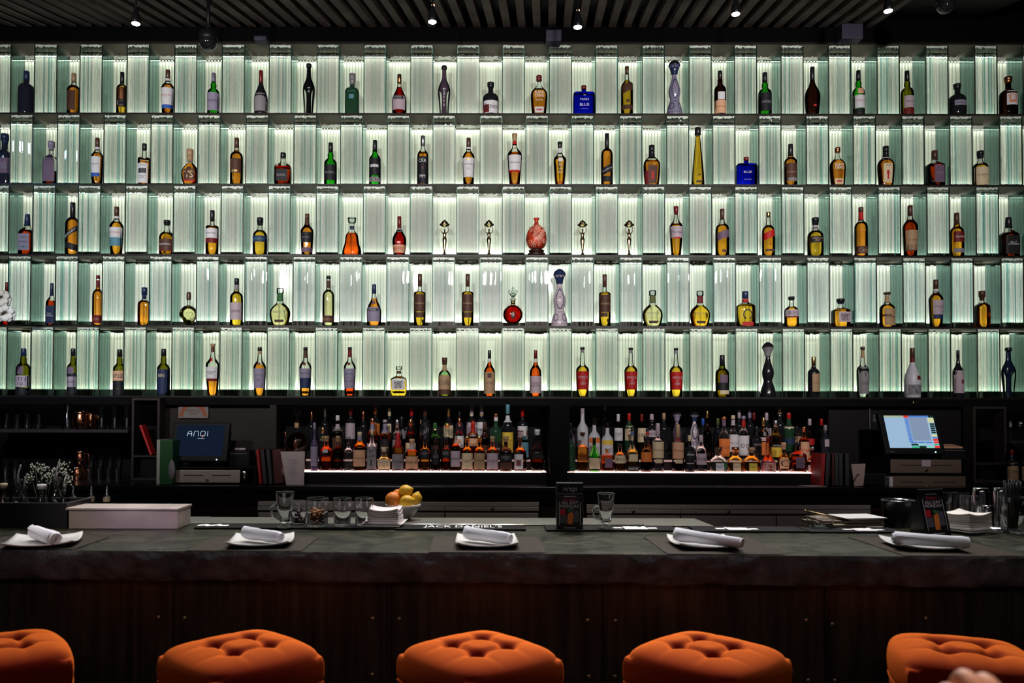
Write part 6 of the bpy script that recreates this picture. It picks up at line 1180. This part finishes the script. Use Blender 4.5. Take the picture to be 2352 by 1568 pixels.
# glassware on the mats: handled mugs
mugglass = glassy('bar_glass', (.985,.99,1), 0, 1.45)
def glass_mug(px, py0, py1, w, side, lab):
    p = onz(px, py1-1.5, ZB+.0085); H = at(px, py0, p.y).z - (ZB+.0085); r = (at(px+w/2,1170,p.y).x-at(px-w/2,1170,p.y).x)/2; th = thing('glass_mug', lab, 'mug', (p.x, p.y, ZB+.0085), 0, 'handled glass mugs')
    q = MB(); q.lathe(crease([(0,.0005),(0,r*.78),(.003,r*.82),(.006,r*.6),(.012,r*.34),(.018,r*.36),(.024,r*.55),(H*.5,r*.76),(H*.97,r*.97),(H,r*.99),(H-.001,r*.93),(H*.5,r*.69),(.034,r*.46),(.030,.001)]), 32); q.build('mug_body', mugglass, th)
    q = MB(); q.tube([(-r*.80,0,H*.62),(-r*1.15,0,H*.66),(-r*1.42,0,H*.55),(-r*1.42,0,H*.38),(-r*1.1,0,H*.26),(-r*.62,0,H*.24)], .0048, 10); q.build('handle', glassy('solid_clear_glass', (.97,.985,1), 0, 1.45), th)
glass_mug(654, 1129, 1212, 44, -1, 'tall handled clear glass mug, left of the row of tumblers'); glass_mug(1392, 1132, 1214, 42, -1, 'tall handled clear glass mug right of the central tent card')
def tum(px, py0, py1, w0, w1, lab, grp='tumblers on the bar mat', name='drinking_glass', zb=ZB+.0085, cat='glass'):
    p = onz(px, py1-3, zb); H = at(px, py0, p.y).z - zb; s = at(px+.5,1170,p.y).x-at(px-.5,1170,p.y).x; return tumbler(Vector((p.x, p.y, zb)), H, w0*s/2, w1*s/2, lab, grp, name, cat), p, H, s
zb = ZB+.0085
o, p, H, s = tum(686, 1150, 1205, 34, 36, 'low tumbler holding dark berries, right of the left glass mug')
rnd = random.Random(2)
for k in range(16): a = rnd.uniform(0,6.28); r = rnd.uniform(0,.019); q = MB(); q.ball((0,0,0), .0085, 8, 6); tag(q.build('dark_berry', pbr('berry_dark', (.05,.02,.022), .5), None, p+Vector((r*math.cos(a), r*math.sin(a), .012+.012*(k//5)))), 'dark berry inside the low tumbler', 'berry', 'dark berries in the low tumbler')
o, p, H, s = tum(729, 1143, 1211, 48, 50, 'wide tumbler full of cinnamon sticks'); rr = 19*s
cin = pbr('cinnamon', (.42,.16,.05), .7, 0, .3, noise_s=40)
for k in range(14):
    a = (k*2.4) % 6.28; b_ = a + 2.6 + .4*math.sin(k); z = .013 + .0045*k*.75; q = MB(); A = Vector((rr*.85*math.cos(a), rr*.85*math.sin(a), z)); Bv = Vector((rr*.85*math.cos(b_), rr*.85*math.sin(b_), z+.014)); q.tube([A, Bv], .0042, 8)
    tag(q.build('cinnamon_stick', cin, None, p), 'cinnamon stick in the wide tumbler', 'cinnamon stick', 'cinnamon sticks in the tumbler')
tum(786, 1143, 1210, 38, 42, 'empty tumbler between the cinnamon glass and the napkin stack'); tum(836, 1143, 1209, 40, 42, 'empty tumbler just behind the square paper napkins')
# stack of square paper napkins
pap = pbr('paper_napkin', (.66,.58,.58), .85)
def stack(px, py1, w, n, th_, rz, lab, m_, bend=.012, zb=ZB+.0085):
    p = onz(px, py1, zb); s = at(px+.5,1200,p.y).x-at(px-.5,1200,p.y).x; hw = w*s/2; g = lab
    d = thing('saucer', 'white square plate under ' + lab, 'plate', (p.x, p.y+hw, zb), rz, 'plates under napkin stacks')
    q = MB(); q.bbox(-hw*1.1, hw*1.1, -hw*1.1, hw*1.1, 0, .004, .0015); q.add([(sx*hw*(1.1+e), sy*hw*(1.1+e), z) for z, e in ((.004,0),(.012,.14)) for sx, sy in ((-1,-1),(1,-1),(1,1),(-1,1))], [(0,1,5,4),(1,2,6,5),(2,3,7,6),(3,0,4,7)]); q.build('dish', china, d)
    rnd = random.Random(int(px))
    for k in range(n):
        N = 6; vs = []; dx_, dy_, a_ = rnd.uniform(-.002,.002), rnd.uniform(-.002,.002), rnd.uniform(-.03,.03)
        for lay in (0, 1):
            for i in range(N+1):
                for j in range(N+1):
                    u, v = -1+2*i/N, -1+2*j/N; z = th_*k + (th_*.86 if lay else 0) + bend*(k/n)*(u*u*v*v) ; vs.append((hw*u*.95+dx_, hw*v*.95+dy_, z))
        K = (N+1)**2; f = []
        for i in range(N):
            for j in range(N): a = i*(N+1)+j; b_ = a+N+1; f += [(a, a+1, b_+1, b_), (K+a, K+b_, K+b_+1, K+a+1)]
        for i in range(N):
            for (a, b_) in ((i*(N+1), (i+1)*(N+1)), ((i+1)*(N+1)+N, i*(N+1)+N), (i+1, i), (N*(N+1)+i, N*(N+1)+i+1)): f.append((a, b_, K+b_, K+a))
        q = MB(); q.add(vs, f); o = q.build('paper_napkin', m_, None, (p.x, p.y+hw, zb+.0045), rz + a_); tag(o, 'folded paper napkin in ' + lab, 'napkin', g)
stack(880, 1209, 76, 8, .0075, -.06, 'the pinkish-white stack left of the fruit bowl', pap)
stack(2240, 1222, 84, 8, .0078, .45, 'the cream stack right of the tilted tent card', pbr('paper_napkin_cream', (.70,.66,.60), .85))
# fruit bowl
Yf = 3.80; c = at(926, 1190, Yf); s = at(926.5,1170,Yf).x-at(925.5,1170,Yf).x; zb2 = zl-.0035
th = thing('fruit_bowl', 'white china bowl holding lemons and oranges', 'bowl', (c.x, Yf, zb2)); r = 41*s; hb_ = at(926,1158,Yf).z - zb2
q = MB(); q.lathe([(0,r*.40),(.003,r*.42),(.006,r*.45),(hb_*.4,r*.72),(hb_*.75,r*.92),(hb_,r),(hb_+.001,r*.97),(hb_*.7,r*.86),(hb_*.35,r*.6),(.010,.002)], 32); q.build('bowl_body', china, th)
lem = pbr('lemon_skin', (.86,.50,.03), .42, 0, .4, noise_s=12, noise_a=.12, bump=.25, bscale=180); ora = pbr('orange_skin', (.82,.24,.02), .45, 0, .4, bump=.3, bscale=200)
def fruit(px, py, w, Y, kind, rot, lab):
    p = at(px, py, Y); r = w*s/2; M = Matrix.Rotation(rot, 4, 'Y') @ Matrix.Rotation(.3, 4, 'Z'); q = MB()
    if kind == 'lemon': q.lathe([(-r*1.12,r*.08),(-r*1.02,r*.2),(-r*.85,r*.5),(-r*.5,r*.82),(0,r*.95),(r*.5,r*.83),(r*.85,r*.5),(r*1.05,r*.24),(r*1.2,r*.14),(r*1.22,r*.04)], 24, mt=M)
    else: q.ball((0,0,0), r, 24, 16, sc3=(1,1,.95))
    th = thing(kind, lab, kind, p, 0, 'fruit in the bowl'); q.build('peel', lem if kind == 'lemon' else ora, th)
    q = MB(); q.lathe([(0,r*.10),(.002,r*.08)], 8, mt=(M @ Matrix.Translation((0,0,-r*1.12)) if kind == 'lemon' else Matrix.Rotation(1.9, 4, 'X') @ Matrix.Rotation(.6, 4, 'Z') @ Matrix.Translation((0,0,r*.985)))); q.build('stem_end', pbr('stem_end', (.25,.22,.08), .7), th)
fruit(903, 1147, 37, 3.785, 'orange', 0, 'orange at the left front of the bowl'); fruit(915, 1137, 30, 3.83, 'orange', 0, 'second orange, mostly hidden behind the first one')
fruit(931, 1128, 32, 3.80, 'lemon', 1.25, 'lemon on top of the pile'); fruit(934, 1152, 33, 3.765, 'lemon', 1.35, 'lemon at the front of the bowl'); fruit(956, 1145, 29, 3.80, 'lemon', .3, 'lemon at the right side of the bowl')
# tent cards
tb = pbr('tent_black', (.012,.012,.014), .25); tred = pbr('print_red', (.55,.015,.03), .5); tor = pbr('print_orange', (.85,.24,.04), .5); tgr = pbr('print_grey', (.10,.10,.13), .5); tw = pbr('print_white', (.75,.72,.75), .5)
def advert(th, M, wd, ht, top):
    def quad(x0, x1, z0, z1, m_, n_, e=.0008): q = MB(); q.add([M @ Vector(v) for v in ((x0,-e,z0),(x1,-e,z0),(x1,-e,z1),(x0,-e,z1))], [(0,1,2,3)]); q.build(n_, m_, th)
    quad(-wd*.44, wd*.40, ht*.05, ht*(.74 if top else .94), pbr('print_black', (.018,.012,.016), .4), 'poster')
    for x in (-wd*.41, wd*.385): quad(x, x+.0018, ht*.12, ht*(.60 if top else .80), tw, 'poster_border', .0014)
    hx = .74 if top else .94; quad(-wd*.22, wd*.22, ht*(hx-.03), ht*(hx-.018), tw, 'poster_border', .0014); quad(-wd*.22, wd*.22, ht*.055, ht*.067, tw, 'poster_border', .0014)
    k = (hx)/.74
    lettering('Drinks', wd*.42, ht*.07, tred, th, M @ Matrix.Translation((-.002,-.0014,ht*.655*k))); lettering('ALL DAY\nMONDAY', wd*.70, ht*.145, tw, th, M @ Matrix.Translation((0,-.0014,ht*.55*k)), keep=False)
    quad(-wd*.38, -wd*.17, ht*.33*k, ht*.45*k, tred, 'poster_block', .0012); quad(-wd*.38, -wd*.12, ht*.16*k, ht*.32*k, tgr, 'poster_block', .0011); quad(wd*.12, wd*.34, ht*.18*k, ht*.42*k, tgr, 'poster_block', .0011)
    q = MB(); q.add([M @ Vector(v) for v in ((-wd*.10,-.0018,ht*.14),(wd*.10,-.0018,ht*.14),(wd*.13,-.0018,ht*.33*k),(wd*.08,-.0018,ht*.40*k),(-.0,-.0018,ht*.37*k),(-wd*.08,-.0018,ht*.36*k))], [(0,1,2,3,4,5)]); q.build('printed_drink', tor, th)
    q = MB()
    for a in (-.4, .2, .7): q.add([M @ Vector((0,-.002,ht*.37*k)), M @ Vector((.006+.02*math.sin(a),-.002,ht*.37*k+.02*math.cos(a))), M @ Vector((-.003+.02*math.sin(a),-.002,ht*.37*k+.018*math.cos(a)))], [(0,1,2)])
    q.build('printed_leaf', pbr('print_green', (.05,.25,.08), .5), th)
p = onz(1309, 1219, ZB); wd = at(1340,1200,p.y).x-at(1279,1200,p.y).x; ht = at(1309,1109,p.y).z-ZB
th = thing('tent_card', 'upright black tent card with a logo header beside the glass mug, centre', 'sign', (p.x, p.y, ZB+.001), 0, 'tent cards')
q = MB(); q.bbox(-wd/2, wd/2, 0, .035, 0, ht, .002); q.build('holder', tb, th); advert(th, Matrix.Identity(4), wd, ht, True)
anqi(th, .0165, Matrix.Translation((0,-.001,ht*.825)), tw, .0008)
q = MB(); q.box(-wd*.48, wd*.48, -.0015, 0, ht*.765, ht*.775); q.box(-wd*.5, wd*.5, -.0015, .002, ht*.985, ht*.995); q.build('header_line', paper('gr'), th)
p = onz(2152, 1232, ZB); wd = at(2200,1200,p.y).x-at(2128,1200,p.y).x; ht = .185
th = thing('tent_card', 'black A-frame tent card tilted in front of the cream napkin stack, right', 'sign', (p.x+.01, p.y+.0, ZB+.001), .30, 'tent cards')
T_ = Matrix.Rotation(-.24, 4, 'X'); q = MB(); q.bbox(-wd/2, wd/2, 0, .004, 0, ht, .001, mt=T_); 
T2 = Matrix.Translation((0,.086,0)) @ Matrix.Rotation(.24, 4, 'X'); q.bbox(-wd/2, wd/2, -.004, 0, 0, ht, .001, mt=T2); q.build('holder', tb, th)
q = MB(); q.add([(-wd/2,.002,.001),(-wd/2,.084,.001),(-wd/2,.043,ht*.95)], [(0,1,2)]); q.build('side_gusset', tb, th); advert(th, T_, wd, ht*.97, False)
# plastic cup, folders, bucket, shakers, straws
def cup(px, py0, py1, w0, w1, lab, name, cat, mat=None, zb=ZB+.0085): 
    o, p, H, s = tum(px, py0, py1, w0, w1, lab, 'plastic cups' if 'plastic' in lab else 'bar tools', name, zb, cat); return o
cup(1884, 1187, 1212, 50, 62, 'small low clear plastic cup left of the leather folders', 'plastic_cup', 'cup')
lea = pbr('folder_brown', (.13,.085,.05), .45); lea2 = pbr('folder_olive', (.16,.13,.08), .5)
p = onz(1975, 1211, ZB+.01)
q = MB(); q.bbox(-.13,.13,-.06,.13,0,.010,.002, mt=Matrix.Rotation(.16,4,'Z')); tag(q.build('bill_folder', lea2, None, (p.x-.01, p.y+.09, ZB+.0085)), 'lower olive-brown bill folder under the white square plate', 'folder', 'bill folders')
q = MB(); q.bbox(-.13,.12,-.05,.13,0,.010,.002, mt=Matrix.Rotation(.02,4,'Z')); tag(q.build('bill_folder', lea, None, (p.x-.0, p.y+.10, ZB+.0205)), 'upper dark brown bill folder directly under the white square plate', 'folder', 'bill folders')
q = MB(); q.tube([(-.10,0,.03),(.03,-.06,.004)], .005); q.ball((-.10,0,.03), .007, 8, 6); tag(q.build('brass_pen', brass, None, (p.x-.07, p.y+.13, ZB+.031)), 'brass-tipped pen lying on the bill folders', 'pen')
q = MB(); q.add([(sx*e, sy*e*.8, z) for z, e in ((0,.055),(.013,.090),(.014,.088),(.003,.054)) for sx, sy in ((-1,-1),(1,-1),(1,1),(-1,1))], [(3,2,1,0)] + [(k*4+i, k*4+(i+1) % 4, (k+1)*4+(i+1) % 4, (k+1)*4+i) for k in range(3) for i in range(4)] + [(12,13,14,15)]); tag(q.build('square_dish', china, None, (p.x+.035, p.y+.10, ZB+.0312), .12), 'white square dish on top of the brown bill folders', 'plate')
q = MB(); p = onz(2078, 1207, ZB); p.y = by(p.x)+.30; r = (at(2113,1170,p.y).x-at(2042,1170,p.y).x)/2; ztop = at(2078,1147,p.y).z
q.lathe([(0,r*.85),(.004,r*.9),(ztop-ZB+.02,r),(ztop-ZB+.026,r*1.04),(ztop-ZB+.03,r*1.0),(ztop-ZB+.02,r*.93),(.01,r*.8)], 28); tag(q.build('ice_bucket', pbr('bucket_black', (.012,.014,.018), .2), None, (p.x, p.y, ZB-.03)), 'round black bucket behind the tilted tent card', 'bucket')
q = MB(); q.bbox(at(2030,1200,p.y).x, at(2420,1200,p.y).x, p.y-.11, p.y+.16, ZB-.060, ZB-.031, .003); q.tube([(1.9,p.y,ZB-.06),(1.9,p.y,.001)], .018); q.tube([(2.25,p.y,ZB-.06),(2.25,p.y,.001)], .018); tag(q.build('side_ledge', ss, None), 'low steel ledge carrying the bucket and shakers at right', 'ledge')
chrome = pbr('polished_chrome', (.75,.74,.76), .10, 1.0)
def shaker(px, top, w, Y, lab, flip=False):
    s_ = at(px+.5,1150,Y).x-at(px-.5,1150,Y).x; r = w*s_/2; zb_ = ZB-.030; H = at(px,top,Y).z - zb_
    q = MB(); q.lathe([(0,r*1.0),(.003,r*1.02),(H*.3,r),(H*.9,r*.82),(H*.985,r*.78),(H,r*.7)], 26); tag(q.build('cocktail_shaker', chrome, None, (at(px,1150,Y).x, Y, zb_)), lab, 'shaker', 'steel shakers')
shaker(2253, 1120, 40, p.y-.02, 'large upturned steel shaker cup behind the cream napkins'); shaker(2298, 1120, 34, p.y+.03, 'steel shaker cup between the large shaker and the straw glass'); shaker(2268, 1160, 26, p.y-.075, 'small steel shaker cup in front of the larger ones')
for px, top, w0, w1, dy_, lab in ((2180,1130,30,34,.02,'clear mixing glass left of the large shaker, left one'), (2208,1132,30,34,.06,'clear mixing glass left of the large shaker, middle one'), (2222,1138,18,22,-.04,'small clear glass touching the large shaker')):
    Y = p.y+dy_; s_ = at(px+.5,1150,Y).x-at(px-.5,1150,Y).x; tumbler(Vector((at(px,1150,Y).x, Y, ZB-.0295)), at(px,top,Y).z-(ZB-.03), w0*s_/2, w1*s_/2, lab, 'mixing glasses')
o, p2, H, s = tum(2326, 1140, 1226, 46, 56, 'tall glass full of black straws at the right edge', None, 'straw_glass', ZB+.001)
rnd = random.Random(4); strm = pbr('straw_black', (.012,.013,.018), .35)
for k in range(30):
    a = k*2.4; r = .020*math.sqrt((k+.5)/30); q = MB(); e = Vector((r*1.7*math.cos(a), r*1.5*math.sin(a), .205+rnd.uniform(-.012,.008))); q.tube([(r*.8*math.cos(a), r*.8*math.sin(a), .017), e], .0031, 7)
    tag(q.build('black_straw', strm, None, p2), 'black straw in the tall glass at the right edge', 'straw', 'black straws')
# ------------------------------------------------------------------ tufted orange stools
velvet_n = 'orange_velvet'
m_, t, out = nt(velvet_n); b = t.nodes.new('ShaderNodeBsdfPrincipled'); t.links.new(b.outputs[0], out.inputs[0]); 
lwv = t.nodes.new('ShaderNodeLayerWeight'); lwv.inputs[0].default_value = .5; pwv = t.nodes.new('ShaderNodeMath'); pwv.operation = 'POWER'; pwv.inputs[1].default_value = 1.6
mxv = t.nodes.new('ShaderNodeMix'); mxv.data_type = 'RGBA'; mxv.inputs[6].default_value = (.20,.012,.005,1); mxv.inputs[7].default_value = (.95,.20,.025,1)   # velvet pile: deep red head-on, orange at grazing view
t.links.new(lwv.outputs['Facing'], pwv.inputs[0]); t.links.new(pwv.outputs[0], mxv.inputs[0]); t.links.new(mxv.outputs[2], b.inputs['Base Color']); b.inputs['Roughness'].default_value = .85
b.inputs['Sheen Weight'].default_value = .03; b.inputs['Sheen Tint'].default_value = (1,.25,.05,1); b.inputs['Sheen Roughness'].default_value = .4; b.inputs['Specular IOR Level'].default_value = .04
tc = t.nodes.new('ShaderNodeTexCoord'); n2 = t.nodes.new('ShaderNodeTexNoise'); n2.inputs['Scale'].default_value = 260; bp = t.nodes.new('ShaderNodeBump'); bp.inputs['Strength'].default_value = .25; bp.inputs['Distance'].default_value = .004
t.links.new(tc.outputs['Object'], n2.inputs[0]); t.links.new(n2.outputs[0], bp.inputs['Height']); t.links.new(bp.outputs[0], b.inputs['Normal']); velvet = m_
def cushion():
    N = 72; h = .188; vs = []; f = []; H = .105; D_ = .31
    def P(u, v):
        x = h*u*math.sqrt(1-.42*v*v*.5); y = h*v*math.sqrt(1-.42*u*u*.5)
        s5 = min(1, (abs(u)**9+abs(v)**9)**(1/9)); z = H*(.66+.34*(1-s5**5)**.6) + .006*(1-u*u)*(1-v*v)
        for su in (-1, 1):
            for sv in (-1, 1):
                du, dv = u-su*D_, v-sv*D_; z -= .030*math.exp(-(du*du+dv*dv)/.016)
        au, av = abs(u), abs(v); g = lambda t: math.exp(-((t-D_)/.07)**2)
        z -= (.010*g(au) if av <= D_ else .004*g(au)*max(0, 1-(av-D_)*1.6)) + (.010*g(av) if au <= D_ else .004*g(av)*max(0, 1-(au-D_)*1.6))
        return Vector((x, y, z))
    for i in range(N+1):
        for j in range(N+1): vs.append(P(-1+2*i/N, -1+2*j/N))
    for i in range(N):
        for j in range(N): a = i*(N+1)+j; f.append((a, a+N+1, a+N+2, a+1))
    ring = [i*(N+1) for i in range(N+1)] + [N*(N+1)+j for j in range(1, N+1)] + [i*(N+1)+N for i in range(N-1, -1, -1)] + [j for j in range(N-1, 0, -1)]
    out = [(vs[i].x, vs[i].y) for i in ring]
    def skirt(q, rows, top=None, cap=True):
        prev = top; M_ = len(out)
        for zz, ex in rows:
            b0 = len(q.v) ; q.v += [(a*ex, c*ex, zz) for a, c in out]; nw = list(range(b0, b0+M_))
            if prev is not None:
                for k in range(M_): k2 = (k+1) % M_; q.f.append((prev[k], nw[k], nw[k2], prev[k2])); q.mi.append(0); q.sm.append(True)
            prev = nw
        if cap: q.f.append(tuple(reversed(prev))); q.mi.append(0); q.sm.append(False)
    q = MB(); q.add(vs, f, 0, True); skirt(q, ((.055, 1.022), (.035, 1.03), (.015, 1.026), (.003, 1.015), (0, 1.0)), ring)
    q2 = MB(); skirt(q2, ((-.002, .99), (-.006, 1.0), (-.06, 1.005), (-.12, .99), (-.125, .97)))
    q3 = MB(); q3.tube([(a*1.012, c*1.012, -.002) for a, c in out[::6]], .0035, 6, closed=True)
    return q, q2, q3
cush = None
legm = pbr('stool_leg_dark', (.03,.018,.012), .35); btn = None
def stool(px, py, Y, rz, lab, src=None):
    c = at(px, py, Y); zt = .776
    th = thing('bar_stool', lab, 'stool', (c.x, Y, 0), rz, 'orange tufted stools')
    global cush
    if cush is None:
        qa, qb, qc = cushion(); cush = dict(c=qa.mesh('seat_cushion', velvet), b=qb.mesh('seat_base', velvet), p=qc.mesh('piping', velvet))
        q = MB(); q.tube([(0,0,0),(0,0,.655)], [.014,.019], 10); cush['l'] = q.mesh('leg', legm)
        q = MB()
        q.tube([(-.15,-.15,.0),(.15,-.15,0),(.15,.15,0),(-.15,.15,0)], .008, 8, closed=True); cush['r'] = q.mesh('foot_rail', legm)
        q = MB(); q.ball((0,0,0), .010, 10, 6, sc3=(1,1,.5)); cush['u'] = q.mesh('button', velvet)
    link('seat_cushion', cush['c'], th, (0,0,zt)); link('seat_base', cush['b'], th, (0,0,zt)); link('piping', cush['p'], th, (0,0,zt)); link('foot_rail', cush['r'], th, (0,0,.22))
    for sx in (-1,1):
        for sy in (-1,1): link('leg', cush['l'], th, (sx*.15, sy*.15, .001)); link('button', cush['u'], th, (sx*.188*.31, sy*.188*.31, zt+.072))
D45 = math.pi/4
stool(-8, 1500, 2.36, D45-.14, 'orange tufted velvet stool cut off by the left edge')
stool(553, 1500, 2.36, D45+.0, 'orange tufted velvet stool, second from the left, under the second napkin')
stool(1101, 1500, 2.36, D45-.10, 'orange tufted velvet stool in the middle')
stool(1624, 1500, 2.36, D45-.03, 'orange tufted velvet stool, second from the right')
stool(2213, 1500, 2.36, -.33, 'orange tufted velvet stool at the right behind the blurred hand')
# ------------------------------------------------------------------ out-of-focus hand at the bottom right
def skin_chain(name, chains, mat, parent):
    """each chain is a list of (point, radius); grown with a Skin modifier and subdivided"""
    me = bpy.data.meshes.new(name); vs = []; es = []; rad = []; idx = {}
    for ch in chains:
        prev = None
        for p_, r in ch:
            k = tuple(round(a, 5) for a in p_)
            if k not in idx: idx[k] = len(vs); vs.append(p_); rad.append(r)
            if prev is not None and (prev, idx[k]) not in es: es.append((prev, idx[k]))
            prev = idx[k]
    me.from_pydata(vs, es, []); o = bpy.data.objects.new(name, me); COL.objects.link(o); o.parent = parent; me.materials.append(mat)
    o.modifiers.new('skin', 'SKIN'); sd = o.modifiers.new('sub', 'SUBSURF'); sd.levels = 2; sd.render_levels = 2
    sv = me.skin_vertices[0].data
    for i, r in enumerate(rad): sv[i].radius = (r, r)
    sv[0].use_root = True
    o.modifiers['skin'].use_smooth_shade = True; return o
skinm = pbr('skin_warm', (.80,.42,.28), .5, 0, .4)
skinm.node_tree.nodes['Principled BSDF'].inputs['Subsurface Weight'].default_value = .15; skinm.node_tree.nodes['Principled BSDF'].inputs['Subsurface Radius'].default_value = (.02,.008,.004)
YH = .95; pk = at(2262, 1548, YH)
hand = thing('person_hand', 'blurred hand of a guest rising into the bottom right corner', 'hand', (pk.x, YH, pk.z-.017))
W0 = (.005, -.01, -.15); ch = [[(W0, .026), ((.004,-.006,-.10), .030), ((.0,0,-.055), .034)]]
for k, (dx_, dz, ln_) in enumerate(((-.030,-.012,.9), (-.008,.004,1.0), (.015,.0,.95), (.036,-.014,.8))):
    b0 = (dx_*.9, 0.0, dz-.004); ch.append([((.0,0,-.055), .034), (b0, .0125), ((dx_*1.02, .030*ln_, dz+.004), .0105), ((dx_*1.02, .048*ln_, dz-.022), .0092), ((dx_*.98, .036*ln_, dz-.044), .0080)])
ch.append([((.0,0,-.055), .034), ((-.040,.012,-.055), .013), ((-.050,.034,-.040), .011), ((-.040,.052,-.030), .009)])
skin_chain('hand_skin', ch, skinm, hand)
nail = pbr('nail_red', (.6,.02,.02), .2); 
for (a, b_, c_) in ((-.047,.056,-.027), (-.031,.040,-.046), (-.009,.045,-.045), (.014,.042,-.046), (.036,.034,-.050)):
    q = MB(); q.ball((a,b_,c_), .0065, 8, 6, sc3=(1,.4,1.2)); q.build('fingernail', nail, hand)
q = MB(); q.tube([(.005,-.01,-.13),(.02,-.06,-.24),(.06,-.16,-.42)], [.036,.045,.055], 14); q.build('sleeve', pbr('sleeve_dark', (.03,.02,.03), .7), hand)
